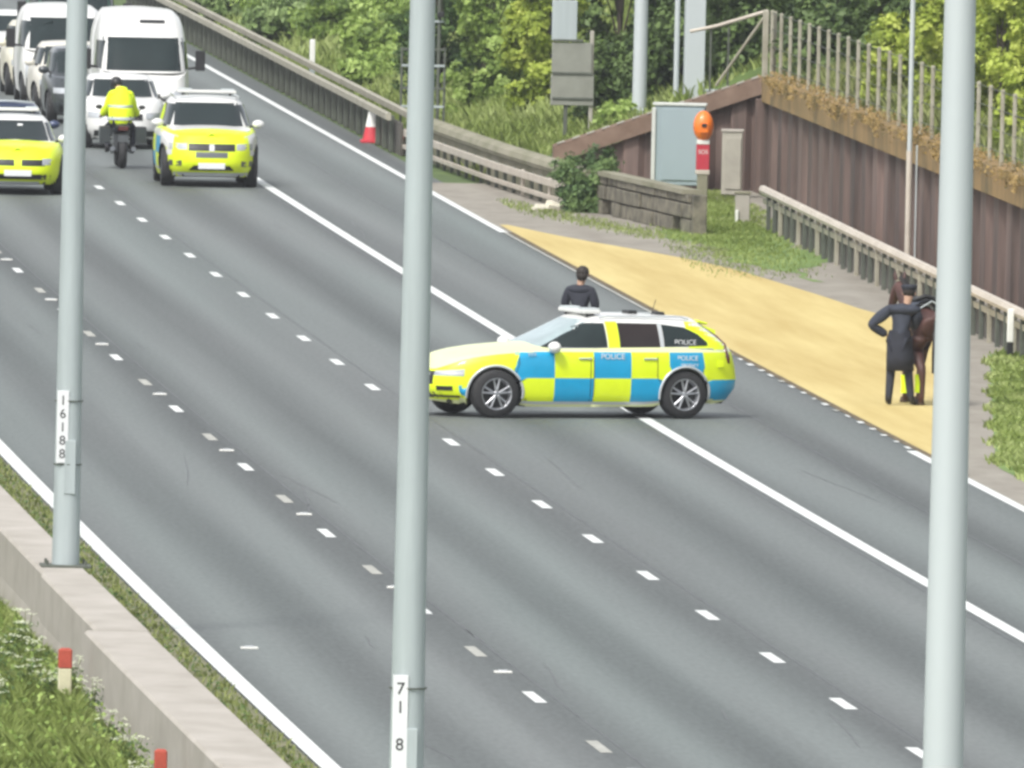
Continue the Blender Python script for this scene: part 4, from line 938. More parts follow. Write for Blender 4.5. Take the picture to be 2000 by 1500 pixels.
    # rear door handles and front handles
def vcab(b, s):
    b_ = M['yellow']
    # yellow over the rear pillar and roof edge
    s.side_patch(b, -2.24, -1.55, 1.0, lambda x: smooth([(-2.3, 1.24), (-1.9, 1.37), (-1.5, 1.40)], x), b_, o=.0035, nx=12, nz=6)
    s.side_patch(b, -.47, -.29, .99, 1.40, b_, o=.0035, nx=3, nz=6)
def win(b, s, pts_lo, pts_hi, xa, xb, m, o=.008): s.side_patch(b, xa, xb, lambda x: interp(pts_lo, x), lambda x: interp(pts_hi, x), m, o=o, nx=16, nz=6)
def v_parts():
    W1 = lambda b, lo, up: win(b, up, [(-.29, 1.03), (.62, 1.00), (.85, .995)], [(-.29, 1.375), (.0, 1.375), (.28, 1.28), (.62, 1.10), (.75, 1.02)], -.27, .70, M['glass'])
    W2 = lambda b, lo, up: win(b, up, [(-1.12, 1.035), (-.48, 1.03)], [(-1.12, 1.37), (-.48, 1.38)], -1.10, -.47, M['glass_brown'])
    W3 = lambda b, lo, up: win(b, up, [(-1.9, 1.06), (-1.15, 1.04)], [(-1.88, 1.09), (-1.72, 1.23), (-1.52, 1.32), (-1.15, 1.365)], -1.86, -1.165, M['glass'])
    def ws(b, lo, up): up.end_patch(b, lambda t: -.74+.15*t, lambda t: .74-.15*t, .985, 1.425, M['glass_painted_sky'], o=.008, ny=16, nz=10)
    def rw(b, lo, up): up.end_patch(b, lambda t: -.62+.1*t, lambda t: .62-.1*t, 1.08, 1.36, M['glass'], o=.008, front=False)
    def bl(b, lo, up):
        for z0 in (1.0,):
            up.side_patch(b, -1.95, .72, 1.005, 1.022, M['chrome'], o=.011, nx=20, nz=1)
        for xa, xb in ((-.47, -.285), (-1.165, -1.10)): up.side_patch(b, xa+.01, xb-.01, 1.03, 1.385, M['silver'] if xa < -1 else M['yellow'], o=.009, nx=2, nz=4)
    def grille(b, lo, up):
        lo.end_patch(b, -.42, .42, .47, .66, M['dark'], o=.012)
        for k in range(9): lo.end_patch(b, -.38+.09*k, -.365+.09*k, .49, .64, M['chrome'], o=.018, ny=1, nz=3)
        lo.end_patch(b, -.60, .60, .27, .36, M['dark'], o=.010)
    def hl(b, lo, up):
        for sg in (1, -1):
            c_, d_ = sorted((sg*thx(lo, 1.92), sg*thx(lo, 2.27))); wrap_patch(lo, b, c_, d_, .60, lambda x, y: .70-.10*(x-1.92), M['lamp'], .014, 14, 3); wrap_patch(lo, b, c_, d_, .625, .645, M['chrome'], .020, 14, 1)
    def fog(b, lo, up):
        for sg in (1, -1):
            c_, d_ = sorted((sg*thx(lo, 2.06), sg*thx(lo, 2.24))); wrap_patch(lo, b, c_, d_, .385, .45, M['dark'], .016, 10, 2)
        a = thx(lo, 2.0); wrap_patch(lo, b, -a, a, .285, .315, M['dark'], .018, 70, 1)
    def tl(b, lo, up):
        V = []
        for sg in (1, -1):
            P = []
            for z in (1.37, 1.28, 1.18, 1.06):
                y = smooth(up.hw, up.vz(-2.1, z))*.74; P.append((up.end(y, up.vz(-2.1, z), False)+.01, y, z))
            for z in (.99, .90, .80):
                y = smooth(lo.hw, lo.vz(-2.3, z))*.76; P.append((lo.end(y, lo.vz(-2.3, z), False)+.012, y, z))
            b.tube([(x, sg*y, z) for x, y, z in P], [.016, .022, .026, .032, .042, .050, .032], M['redlamp'], 8)
    def hd(b, lo, up):
        for sg in (1, -1):
            for x in (.12, -.90):
                y = lo.side(x, lo.vz(x, .87))+.02; b.tube([(x-.10, sg*y, .87), (x+.10, sg*y, .87)], .013, M['silver'], 6)
    def sp(b, lo, up): b.box((-1.90, 0, 1.385), (.16, .98, .03), M['yellow'], ry=R(-14))
    def rr(b, lo, up):
        for sg in (1, -1): b.tube([(-1.62, sg*.60, 1.43), (-1.5, sg*.60, 1.47), (-.35, sg*.61, 1.475), (-.2, sg*.61, 1.45)], .014, M['silver'], 6)
    return [('front_side_window', 0, W1), ('rear_side_window', 0, W2), ('quarter_window', 0, W3), ('windscreen', 0, ws), ('rear_window', 0, rw), ('window_trim', 0, bl), ('grille', 0, grille), ('headlight', 0, hl), ('fog_light', 0, fog), ('tail_light', 0, tl), ('door_handle', 0, hd), ('spoiler', 0, sp), ('roof_rail', 0, rr)]
PV = dict(lower=lowV, upper=upV, wheels=(1.47, -1.47), wr=.35, W=1.89, tw=.235, paint=M['white'], paint_low=M['white_reflect_tint'], rim=M['rim'], trim=M['silver'], trimr=.021, nth=420,
    body_patches=[vbody], cabin_patches=[vcab], parts=v_parts(), steer=R(-4), spokes=5, ar=.405)
def vextra(t, lo, up):
    mirrors(t, .62, .86, 1.03, M['white'], 1.15)
    lightbar(t, -.16, 1.53, 1.0)
    boxo('rear_beacon', (-.95, 0, 1.51), (.14, .26, .06), M['dark'], t); boxo('rear_beacon', (-1.40, .0, 1.49), (.12, .22, .06), M['dark'], t)
    tubeo('aerial', [(-1.25, .1, 1.48), (-1.32, .1, 1.70)], .005, M['dark'], t)
    plate_front(t, 2.355, .43)
    for sg in (1, -1):
        rot = (R(90), 0, R(180)) if sg > 0 else (R(90), 0, 0)
        y = up.side(-1.50, up.vz(-1.5, 1.12))+.022; text('lettering', 'POLICE', .105, M['plate'], t, (-1.50, sg*y, 1.105), (R(90-0), 0, R(180) if sg > 0 else 0))
        y = lo.side(-1.5, lo.vz(-1.5, .86))+.012; text('lettering', 'POLICE', .10, M['plate'], t, (-1.50, sg*y, .88), (R(90), 0, R(180) if sg > 0 else 0))
        text('lettering', 'EMERGENCY', .06, M['plate'], t, (-1.50, sg*(y+.005), .78), (R(90), 0, R(180) if sg > 0 else 0))
        y = lo.side(-.31, lo.vz(-.31, .86))+.014; text('lettering', 'POLICE', .115, M['plate'], t, (-.31, sg*y, .90), (R(90), 0, R(180) if sg > 0 else 0))
        y = lo.side(.9, lo.vz(.9, .86))+.014; text('lettering', '999', .09, M['silver'], t, (.95, sg*y, .925), (R(90), 0, R(180) if sg > 0 else 0))
    for sg in (1, -1):
        y = lo.side(-1.95, lo.vz(-1.95, .8))+.004
        boxo('fuel_flap', (-2.05, sg*y, .80), (.10, .012, .10), M['yellow'], t)
PV['extra'] = [vextra]
al = .3228; rear = Vector((10.51, 296.16)); hv = Vector((-math.cos(al), -math.sin(al))); nv_ = Vector((-math.sin(al), math.cos(al)))
cc = rear+hv*1.47+nv_*.86
vehicle('police_car', 'yellow and blue chequered police estate car standing broadside across the lanes', 'police car', cc.x, cc.y, math.pi+al, PV)

# ---- generic front-facing road cars
def make(kind, L=4.5, W=1.84, H=1.5, paint=None, hood=None, bonnet_h=.92, belt=.95, cabf=.95, roofw=.62, roof_f=.15, roof_r=-1.5, wr=.33, face=None, glass=None, van=False, wb_=None, grillem=None, cabm=None, patches=(), cabp=(), extra=(), windr=1.0, boxy=False):
    hf, hr = L/2, -L/2; w_ = W/2
    lo = Shell(xf=[(0, hf-.16), (.25, hf-.01), (.55, hf), (.8, hf-.05), (1, hf-.20)], xr=[(0, hr+.12), (.3, hr), (.7, hr+.02), (1, hr+.10)],
        hw=[(0, w_*.92), (.2, w_*.985), (.55, w_), (.8, w_*.99), (.94, w_*.955), (1, w_*.90)], zb=[(hr, .28), (hr+.5, .20), (hf-.5, .20), (hf, .24)],
        zt=[(hr, belt), (-.2, belt+.01), (cabf-.1, belt-.01), (cabf+.3, bonnet_h), (hf-.4, bonnet_h-.07), (hf-.1, bonnet_h-.15), (hf, bonnet_h-.20)], nf=3.4 if not boxy else 5, nr_=4.5, crown=.05)
    up = Shell(xf=[(0, cabf+.15), (.5, (cabf+roof_f)/2+.08), (.85, roof_f+.15), (1, roof_f)], xr=[(0, hr+.12), (.5, hr+.20+(roof_r-hr)*.3), (.85, roof_r-.1), (1, roof_r)],
        hw=[(0, w_*.90), (.35, w_*(.90*.65+roofw*.38)), (.8, w_*(roofw+.10)), (.95, w_*(roofw+.03)), (1, w_*roofw)], zb=[(hr, belt-.02), (cabf-.2, belt-.03), (cabf+.4, bonnet_h-.06)],
        zt=[(hr, H-.10), (roof_r, H-.05), ((roof_f+roof_r)/2, H-.035), (roof_f, H-.06), (cabf+.2, H-.15)], nf=4.5 if not boxy else 7, nr_=5, crown=.035)
    glass = glass or M['glass']; zl, zh = belt+.03, H-.11
    ywl = w_*.80; ywh = w_*(roofw+.06)
    def ws(b, lo, up): up.end_patch(b, lambda t: -(ywl+(ywh-ywl)*t), lambda t: (ywl+(ywh-ywl)*t), zl, zh, glass, o=.01, ny=14, nz=8)
    def sw(b, lo, up): up.side_patch(b, lambda t: roof_f+.05+(cabf-roof_f-.25)*(1-t)-.0, lambda t: -.25, zl, zh-.03, glass, o=.01)
    def sw2(b, lo, up): up.side_patch(b, lambda t: -.32, lambda t: (hr+.45)*(1-t)+(roof_r+.15)*t, zl, zh-.03, glass, o=.01)
    def gr(b, lo, up): (face or face_plain)(b, lo, hf, w_, bonnet_h)
    def hl(b, lo, up):
        for sg in (1, -1): lo.end_patch(b, sg*w_*.50, sg*w_*.84, bonnet_h-.37, bonnet_h-.25, M['lamp'], o=.012, ny=8); 
    parts = [('windscreen', 0, ws), ('front_side_window', 0, sw), ('rear_side_window', 0, sw2), ('grille', 0, gr), ('headlight', 0, hl)]
    def ex(t, lo_, up_): mirrors(t, cabf-.25, w_*.90, belt+.07, cabm or paint, 1.1); plate_front(t, hf+.012, .42)
    wbx = wb_ or L*.29
    return dict(lower=lo, upper=up, wheels=(wbx+.03, -wbx+.03), wr=wr, W=W, tw=.22, paint=paint, paint_low=hood or paint, rim=M['rimdark'], trim=M['dark'], trimr=.02, nth=160, body_patches=list(patches), cabin_patches=list(cabp), parts=parts, extra=[ex]+list(extra), spokes=5)
def face_plain(b, lo, hf, w_, bh):
    lo.end_patch(b, -w_*.42, w_*.42, bh-.40, bh-.27, M['dark'], o=.012); lo.end_patch(b, -w_*.70, w_*.70, .26, .38, M['dark'], o=.012)
def face_suv(b, lo, hf, w_, bh):
    lo.end_patch(b, -w_*.47, w_*.47, bh-.39, bh-.25, M['dark'], o=.012); lo.end_patch(b, -w_*.32, w_*.32, bh-.52, bh-.41, M['rimdark'], o=.012)
    lo.end_patch(b, -.05, .05, bh-.39, bh-.26, M['chrome'], o=.02, ny=2, nz=2)
    lo.end_patch(b, lambda t: -w_*(.36+.10*(1-t)), lambda t: w_*(.36+.10*(1-t)), .33, .43, M['dark'], o=.012); lo.end_patch(b, -w_*.75, w_*.75, .22, .29, M['silver'], o=.014)
    for sg in (1, -1): lo.end_patch(b, sg*w_*.60, sg*w_*.84, .41, .52, M['rimdark'], o=.012, ny=5)
def face_saloon(b, lo, hf, w_, bh):
    for sg in (1, -1): lo.end_patch(b, sg*.07, sg*.52, bh-.39, bh-.27, M['dark'], o=.012, ny=6)
    lo.end_patch(b, -w_*.68, w_*.68, .30, .40, M['dark'], o=.012); lo.end_patch(b, -w_*.45, w_*.45, .22, .26, M['silver'], o=.013)
def yellow_front(b, s):
    s.end_patch(b, -.90, .90, .30, 5, M['yellow'], o=.005) if False else None
# police suv
def suv_p(b, s):
    a = thx(s, 2.02); wrap_patch(s, b, -a, a, .30, lambda x, y: .985*smooth(s.zt, x)-.01, M['yellow'], .008, 70, 9)
    # yellow sheet over the bonnet, following it
    V = []; nx, ny = 10, 12
    for i in range(nx+1):
        for j in range(ny+1):
            x = 1.12+(2.16-1.12)*i/nx; e = min(s.side(x, 1)*.93, .72); y = e*(-1+2*j/ny); es = max(.05, s.side(x, 1)); V.append((x, y, smooth(s.zt, x)+s.crown*(1-min(1, abs(y)/es)**2)+.006))
    b.add(V, [(i*(ny+1)+j, (i+1)*(ny+1)+j, (i+1)*(ny+1)+j+1, i*(ny+1)+j+1) for i in range(nx) for j in range(ny)], M['yellow'], True)
    s.side_patch(b, -2.15, 1.98, lambda x: .30 if x < 1.1 else .62, lambda x: min(1.08, smooth(s.zt, x)-.04), M['white'], o=.003, nx=44, nz=10); V = []
    for i in range(5):
        for j in range(13):
            x = .95+.68*i/4; es = s.side(x, 1); y = es*.97*(-1+2*j/12); V.append((x, y, smooth(s.zt, x)+s.crown*(1-min(1, abs(y)/es)**2)+.009))
    b.add(V, [(i*13+j, (i+1)*13+j, (i+1)*13+j+1, i*13+j+1) for i in range(4) for j in range(12)], M['white'], True)
    s.side_patch(b, .0, 1.1, .35, .62, M['yellow'], o=.007, nx=10); s.side_patch(b, -1.0, .0, .62, .95, M['yellow'], o=.007, nx=10); s.side_patch(b, -1.0, 0, .35, .62, M['blue'], o=.007, nx=10); s.side_patch(b, 0, 1.1, .62, .95, M['blue'], o=.007, nx=10)
    pass
PS = make('suv', 4.7, 1.93, 1.70, M['white'], M['yellow'], 1.10, 1.13, .95, .66, .10, -1.75, .375, face_suv, patches=[suv_p], boxy=False)
def suv_x(t, lo, up):
    lightbar(t, -.1, 1.80, 1.15)
    for sg in (1, -1): tubeo('roof_rail', [(.0, sg*.62, 1.70), (-1.5, sg*.62, 1.72)], .02, M['silver'], t, 6)
    text('lettering', 'POLICE', .13, M['blue'], t, (1.62, 0, 1.10), (R(12), 0, R(90)))
PS['extra'].append(suv_x); PS['tw'] = .25
def put(name, label, cat, l, Yf, P, L, dh=0, group=None):
    """vehicle facing the camera with its nose at Yf"""
    yc = Yf+L/2; return vehicle(name, label, cat, LX(l, Yf), yc, R(-90+dh), P, group)
put('police_car', 'white and yellow police SUV facing the camera with a roof light bar', 'police car', 8.76, 396.2, PS, 4.7, 0)
# police saloon at the left edge
def sal_p(b, s):
    a = thx(s, .2); wrap_patch(s, b, -a, a, .28, lambda x, y: .985*smooth(s.zt, x)-.01, M['yellow'], .008, 140, 9)
    V = []; nx, ny = 10, 12
    for i in range(nx+1):
        for j in range(ny+1):
            x = 1.0+(2.26-1.0)*i/nx; e = s.side(x, 1)*.94; y = e*(-1+2*j/ny); V.append((x, y, smooth(s.zt, x)+s.crown*(1-abs(y/s.side(x, 1))**2)+.006))
    b.add(V, [(i*(ny+1)+j, (i+1)*(ny+1)+j, (i+1)*(ny+1)+j+1, i*(ny+1)+j+1) for i in range(nx) for j in range(ny)], M['yellow'], True)
    s.side_patch(b, -1.4, .1, .30, .85, M['blue'], nx=8)
PB = make('saloon', 4.9, 1.87, 1.47, M['white'], M['yellow'], .95, .97, .95, .64, .0, -1.3, .34, face_saloon, patches=[sal_p], grillem=None)
def sal_x(t, lo, up):
    lightbar(t, -.35, 1.56, 1.0); tubeo('bonnet_edge', [(.9, -.7, .97), (.98, 0, 1.01), (.9, .7, .97)], .012, M['white'], t, 6)
PB['extra'].append(sal_x)
PB['extra'].append(lambda t, lo, up: [boxo('screen_spot_plate', (up.end(y, .72)+.012, y, 1.28), (.02, .10, .05), M['plate'], t, ry=R(-50)) for y in (-.42, .12)])  # two small white plates on the windscreen surface
put('police_car', 'white and yellow police saloon cut by the left edge of the photo', 'police car', 4.74, 389.6, PB, 4.9, 0)
# queue
def van(L, W, H, paint, screen_z=(1.35, 2.0), roof_slot=True, boxh=None):
    w_ = W/2; hf, hr = L/2, -L/2; z0, z1 = screen_z
    lo = Shell(xf=[(0, hf-.12), (.3, hf), (.7, hf-.06), (1, hf-.35)], xr=[(0, hr+.05), (.5, hr), (1, hr)], hw=[(0, w_*.95), (.3, w_*.99), (.7, w_), (1, w_*.99)],
        zb=[(hr, .30), (hf, .26)], zt=[(hr, z0+.02), (hf-1.2, z0+.02), (hf-.7, z0-.10), (hf, z0-.38)], nf=4.2, nr_=9, crown=.04)
    up = Shell(xf=[(0, hf-.62), (.45, hf-1.1), (.62, hf-1.32), (.85, hf-1.65), (1, hf-2.1)], xr=[(0, hr), (1, hr+.06)], hw=[(0, w_*.985), (.3, w_*.96), (.6, w_*.93), (.9, w_*.82), (1, w_*.70)],
        zb=[(hr, z0), (hf-1.2, z0), (hf, z0-.12)], zt=[(hr, H), (hf-2.2, H), (hf-1.0, H-.08)], nf=5.5, nr_=9, crown=.04)
    def ws(b, lo, up): up.end_patch(b, lambda t: -w_*(.90-.06*t), lambda t: w_*(.90-.06*t), z0+.0, z1, M['glass'], o=.012, ny=14, nz=8)
    def sw(b, lo, up): up.side_patch(b, lambda t: hf-1.0-.35*t, lambda t: hf-2.1, z0+.03, z1-.08, M['glass'], o=.01)
    def gr(b, lo, up):
        lo.end_patch(b, -w_*.60, w_*.60, z0-.62, z0-.46, M['dark'], o=.012); lo.end_patch(b, -w_*.85, w_*.85, .32, .52, M['dark'], o=.012)
    def hl(b, lo, up):
        for sg in (1, -1): lo.end_patch(b, sg*w_*.62, sg*w_*.88, z0-.62, z0-.36, M['lamp'], o=.012, ny=6)
    def vent(b, lo, up): 
        if roof_slot: up.end_patch(b, -.06, .46, z1+.30, z1+.36, M['dark'], o=.02); up.end_patch(b, -.62, .62, z1+.14, z1+.155, M['galv_light'], o=.012)
    def ex(t, lo, up):
        for sg in (1, -1):
            b = MB(); b.box((hf-1.05, sg*(w_+.20), z0+.22), (.10, .20, .42), M['dark']); b.tube([(hf-1.05, sg*(w_-.05), z0+.05), (hf-1.05, sg*(w_+.18), z0+.08)], .03, M['dark'], 6); b.build('wing_mirror', t)
        plate_front(t, hf+.015, .58); boxo('screen_spot', (hf-.93, .45, z0+.13), (.02, .20, .09), M['plate'], t, ry=R(-40))  # small white plate making a pale spot on the windscreen
    return dict(lower=lo, upper=up, wheels=(hf-.95, hr+1.1), wr=.34, W=W, tw=.22, paint=paint, rim=M['rimdark'], nth=160, parts=[('windscreen', 0, ws), ('side_window', 0, sw), ('grille', 0, gr), ('headlight', 0, hl), ('roof_vent', 0, vent)], extra=[ex], spokes=5)
Q = 'vehicles queueing behind the police cars'
PH = make('hatch', 4.1, 1.76, 1.50, M['white'], None, 1.00, 1.02, .95, .66, .2, -1.55, .31, face_plain)
put('parked_car', 'white hatchback in front of the tall white van, behind the motorcyclist', 'car', 8.12, 419.6, PH, 4.1, 0, Q)
put('white_van', 'tall white van with a high roof right behind the white hatchback', 'van', 8.85, 426.6, van(5.6, 1.98, 2.62, M['white'], (1.42, 2.10)), 5.6, 0, Q)
PD = make('dark', 4.3, 1.82, 1.62, M['darkcar'], None, 1.02, 1.05, .95, .70, .2, -1.7, .33, face_plain)
put('parked_car', 'dark grey car visible left of the tall white van', 'car', 8.12, 436.4, PD, 4.3, 0, Q)
PW2 = make('white', 4.4, 1.84, 1.55, M['white_dirty'], None, 1.0, 1.03, .95, .66, .2, -1.6, .32, face_plain)
put('parked_car', 'off-white car directly behind the dark grey car', 'car', 8.1, 443.0, PW2, 4.4, 0, Q)
put('white_van', 'lower white van with a wide dark windscreen at the top left', 'van', 8.15, 449.6, van(5.0, 1.95, 2.15, M['white'], (1.25, 1.92), False), 5.0, 0, Q)
PC_ = make('cream', 4.4, 1.84, 1.66, M['cream'], None, 1.05, 1.08, .95, .70, .2, -1.6, .33, face_plain)
put('parked_car', 'cream car partly cut by the left edge behind the lower white van', 'car', 8.05, 457.2, PC_, 4.4, 0, Q)
put('green_van', 'dark green van at the top edge behind the lower white van', 'van', 9.0, 464.5, van(5.6, 2.0, 2.6, M['greencar'], (1.5, 2.15), False), 5.6, 0, Q)
PW3 = make('white', 4.3, 1.8, 1.50, M['white'], None, .98, 1.01, .95, .66, .2, -1.6, .32, face_plain)
put('parked_car', 'white car in the top left corner of the photo', 'car', 7.9, 472.5, PW3, 4.3, 0, Q)
PN = make('navy', 4.7, 1.84, 1.46, M['navy'], None, .93, .96, .95, .64, .1, -1.4, .33, face_plain, cabm=M['navy'])
def whroof(t, lo, up): tubeo('roof_edge_trim', [(.0, -.58, 1.43), (.12, -.3, 1.455), (.14, 0, 1.46), (.12, .3, 1.455), (.0, .58, 1.43)], .018, M['galv_light'], t, 6)
PN['extra'].append(whroof)
put('parked_car', 'dark blue car just behind the police saloon at the left edge', 'car', 4.95, 399.2, PN, 4.7, 0, Q)
put('white_van', 'white van beyond the left edge in the next lane, only its corner showing', 'van', 5.3, 408.5, van(5.2, 1.95, 2.3, M['cream'], (1.3, 1.95), False), 5.2, 0, Q) if False else None

# ------------------------------------------------------------------ people, horse, motorcycle
M['slate3'] = mat('navy_jacket', (.028, .033, .048), .85, var=.3, scale=7)
def hand(joints, edges, key, wrist, d, side, palm_n, curl=.5):
    """palm, five unequal fingers and a thumb grown from the wrist; d = pointing direction"""
    d = Vector(d).normalized(); n = Vector(palm_n).normalized(); s = d.cross(n).normalized()*side; w_ = Vector(wrist)
    p = w_+d*.075; joints[key+'p'] = (*p, .026, .016); edges.append((key, key+'p'))
    for i, (o, L_) in enumerate(((-.026, .070), (-.009, .080), (.009, .075), (.026, .058))):
        a = p+s*o+d*.03; b_ = a+d*L_*.5+n*L_*.25*curl; c_ = b_+d*L_*.3+n*L_*.5*curl
        joints[f'{key}f{i}a'] = (*a, .009); joints[f'{key}f{i}b'] = (*b_, .008); joints[f'{key}f{i}c'] = (*c_, .0065)
        edges += [(key+'p', f'{key}f{i}a'), (f'{key}f{i}a', f'{key}f{i}b'), (f'{key}f{i}b', f'{key}f{i}c')]
    a = w_+d*.035-s*.032; b_ = a+d*.03-s*.018+n*.012
    joints[key+'ta'] = (*a, .011); joints[key+'tb'] = (*b_, .008); edges += [(key, key+'ta'), (key+'ta', key+'tb')]
BASE = dict(pelvis=(0, 0, .96), waist=(0, 0, 1.10), chest=(0, 0, 1.32), neck=(0, 0, 1.49), hb=(.01, 0, 1.56), head=(.015, 0, 1.66),
    sl=(0, .18, 1.43), el=(-.02, .25, 1.15), wl=(.06, .27, .90), sr=(0, -.18, 1.43), er=(-.02, -.25, 1.15), wr=(.06, -.27, .90),
    hl=(0, .095, .92), kl=(.03, .11, .50), al=(-.02, .12, .09), tl=(.15, .14, .045), hr=(0, -.095, .92), kr=(.03, -.11, .50), ar=(-.02, -.12, .09), tr=(.15, -.14, .045))
def person(label, loc, heading, pose, top, bottom, headgear, coat=None, cuffs=None, gloves=False, bulk=0., cat='person', group=None):
    J = dict(BASE); J.update(pose); t = empty('person', loc, heading); tag(t, label, cat, group)
    rad = dict(pelvis=(.13, .10), waist=(.12, .09), chest=(.15, .105), neck=.062, hb=.062, head=.092, sl=.072, el=.046, wl=.030, sr=.072, er=.046, wr=.030, hl=.09, kl=.058, al=.042, tl=.036, hr=.09, kr=.058, ar=.042, tr=.036)
    E_ = [('pelvis', 'waist'), ('waist', 'chest'), ('chest', 'neck'), ('neck', 'hb'), ('hb', 'head'), ('chest', 'sl'), ('sl', 'el'), ('el', 'wl'), ('chest', 'sr'), ('sr', 'er'), ('er', 'wr'), ('pelvis', 'hl'), ('hl', 'kl'), ('kl', 'al'), ('al', 'tl'), ('pelvis', 'hr'), ('hr', 'kr'), ('kr', 'ar'), ('ar', 'tr')]
    def jj(keys, k=1., add=0.): 
        o = {}
        for q in keys:
            r = rad[q]; r = r if isinstance(r, tuple) else (r, r); o[q] = (*J[q], r[0]*k+add, r[1]*k+add)
        return o
    j = jj(J.keys()); e = list(E_)
    for q in j:
        if q not in ('neck', 'hb', 'head', 'wl', 'wr'): j[q] = (*j[q][:3], j[q][3]*(.5 if q in ('chest', 'sl', 'sr') else .66), j[q][4]*(.5 if q in ('chest', 'sl', 'sr') else .66))
    for sd, k in ((1, 'l'), (-1, 'r')):
        d = Vector(J['w'+k])-Vector(J['e'+k]); hand(j, e, 'w'+k, J['w'+k], d+Vector((.05, 0, 0)), sd, (.6, -sd*.8, 0), .6)
    b = skinmesh('body', j, e, M['skin'], t, 'pelvis')
    def sub(nm, keys, m, k, add, extra=None, ee=None, root=None):
        q = jj(keys, k, add); 
        if extra: q.update(extra)
        ed = [x for x in E_ if x[0] in q and x[1] in q]+(ee or []); return skinmesh(nm, q, ed, m, t, root or keys[0])
    ex = {'nk': (*(Vector(J['chest']).lerp(Vector(J['neck']), .80)), .095, .085), 'nt': (*(Vector(J['chest']).lerp(Vector(J['neck']), 1.05)), .066, .066)}
    sub('jacket', ['chest', 'waist', 'pelvis', 'sl', 'el', 'wl', 'sr', 'er', 'wr'], top, 1.12, .018+bulk, ex, [('chest', 'nk'), ('nk', 'nt')])
    sub('trousers', ['pelvis', 'hl', 'kl', 'al', 'hr', 'kr', 'ar'], bottom, 1.02, .014)
    sm_ = (Vector(J['sl'])+Vector(J['sr']))/2; mb = MB(); dv = Vector(J['sl'])-Vector(J['sr']); az = math.atan2(dv.y, dv.x)-math.pi/2
    mb.ball((0, 0, 0), (.115+bulk*.6, dv.length/2+.055+bulk, .082+bulk*.5), top, 18, 10); mt = Matrix.Translation(sm_+Vector((0, 0, -.005))) @ Matrix.Rotation(az, 4, 'Z'); mb.v = [tuple(mt @ Vector(q)) for q in mb.v]; mb.build('jacket_yoke', t)
    if coat:
        p = Vector(J['pelvis']); kz = (Vector(J['kl'])+Vector(J['kr']))/2; mb = MB()
        rings = [(p+Vector((0, 0, .16)), .155, .125), (p, .185, .155), (p.lerp(kz, .5), .20, .165), (p.lerp(kz, .95), .205, .175)]
        V = []; n = 24
        for c_, ry, rx in rings:
            for i in range(n): a = 2*math.pi*i/n; V.append(c_+Vector((math.cos(a)*rx, math.sin(a)*ry*(1+.07*math.sin(a*5+c_.z*3)), 0)))
        for c_, ry, rx in rings[::-1]:
            for i in range(n): a = 2*math.pi*i/n; V.append(c_+Vector((math.cos(a)*(rx-.015), math.sin(a)*(ry-.015), 0)))
        mb.add(V, [(i*n+k, i*n+(k+1) % n, (i+1)*n+(k+1) % n, (i+1)*n+k) for i in range(7) for k in range(n)], coat, True); mb.build('coat_skirt', t)
    for k in 'lr':
        A_, T_ = Vector(J['a'+k]), Vector(J['t'+k]); K_ = Vector(J['k'+k])
        skinmesh('boot', {'a': (*(A_.lerp(K_, .35)), .062), 'b': (*A_, .056), 'c': (*(A_.lerp(T_, .35)-Vector((0, 0, .01))), .052, .045), 'd': (*T_, .048, .038)}, [('a', 'b'), ('b', 'c'), ('c', 'd')], M['dark'], t, 'a')
    h = Vector(J['head']); mb = MB()
    for sg in (1, -1): mb.ball((h.x+.088, h.y+sg*.032, h.z-.005), .012, M['conewhite'], 8, 6); mb.ball((h.x+.097, h.y+sg*.032, h.z-.005), .006, M['dark'], 6, 4); mb.ball((h.x+.005, h.y+sg*.092, h.z-.015), (.02, .012, .03), M['skin'], 8, 6)
    mb.tube([(h.x+.09, h.y, h.z+.0), (h.x+.112, h.y, h.z-.035), (h.x+.09, h.y, h.z-.045)], [.01, .014, .008], M['skin'], 6); mb.tube([(h.x+.088, h.y-.025, h.z-.07), (h.x+.094, h.y, h.z-.072), (h.x+.088, h.y+.025, h.z-.07)], .005, M['redlamp'], 5); mb.build('face', t)
    if headgear == 'hair':
        mb = MB(); mb.ball((h.x-.015, h.y, h.z+.03), (.105, .10, .10), M['hair']); mb.ball((h.x-.05, h.y, h.z-.02), (.07, .09, .085), M['hair']); mb.build('hair', t)
    elif headgear == 'cap':
        mb = MB(); mb.ball((h.x-.01, h.y, h.z+.02), (.10, .098, .09), M['hair']); mb.build('hair', t)
        mb = MB(); mb.lathe([(.098, .04), (.115, .07), (.125, .105), (.09, .118), (0, .12)], M['slate'], 20, 'Z', (h.x-.01, h.y, h.z)); mb.ball((h.x+.10, h.y, h.z+.048), (.05, .07, .008), M['dark']); mb.build('cap', t)
    else:
        mb = MB(); mb.ball((h.x-.01, h.y, h.z+.02), (.135, .122, .13), M['dark']); mb.ball((h.x+.07, h.y, h.z+.01), (.07, .10, .05), M['glass']); mb.build('helmet', t)
    return t
person('dark-clothed officer standing behind the roof of the chequered estate car', (9.80, 307.6, 0), R(70), dict(head=(.02, -.03, 1.66), hb=(.01, -.01, 1.56), el=(.0, .245, 1.18), wl=(.20, .16, 1.10), er=(.0, -.245, 1.18), wr=(.22, -.14, 1.10)), M['slate'], M['slate'], 'hair', bulk=.0)
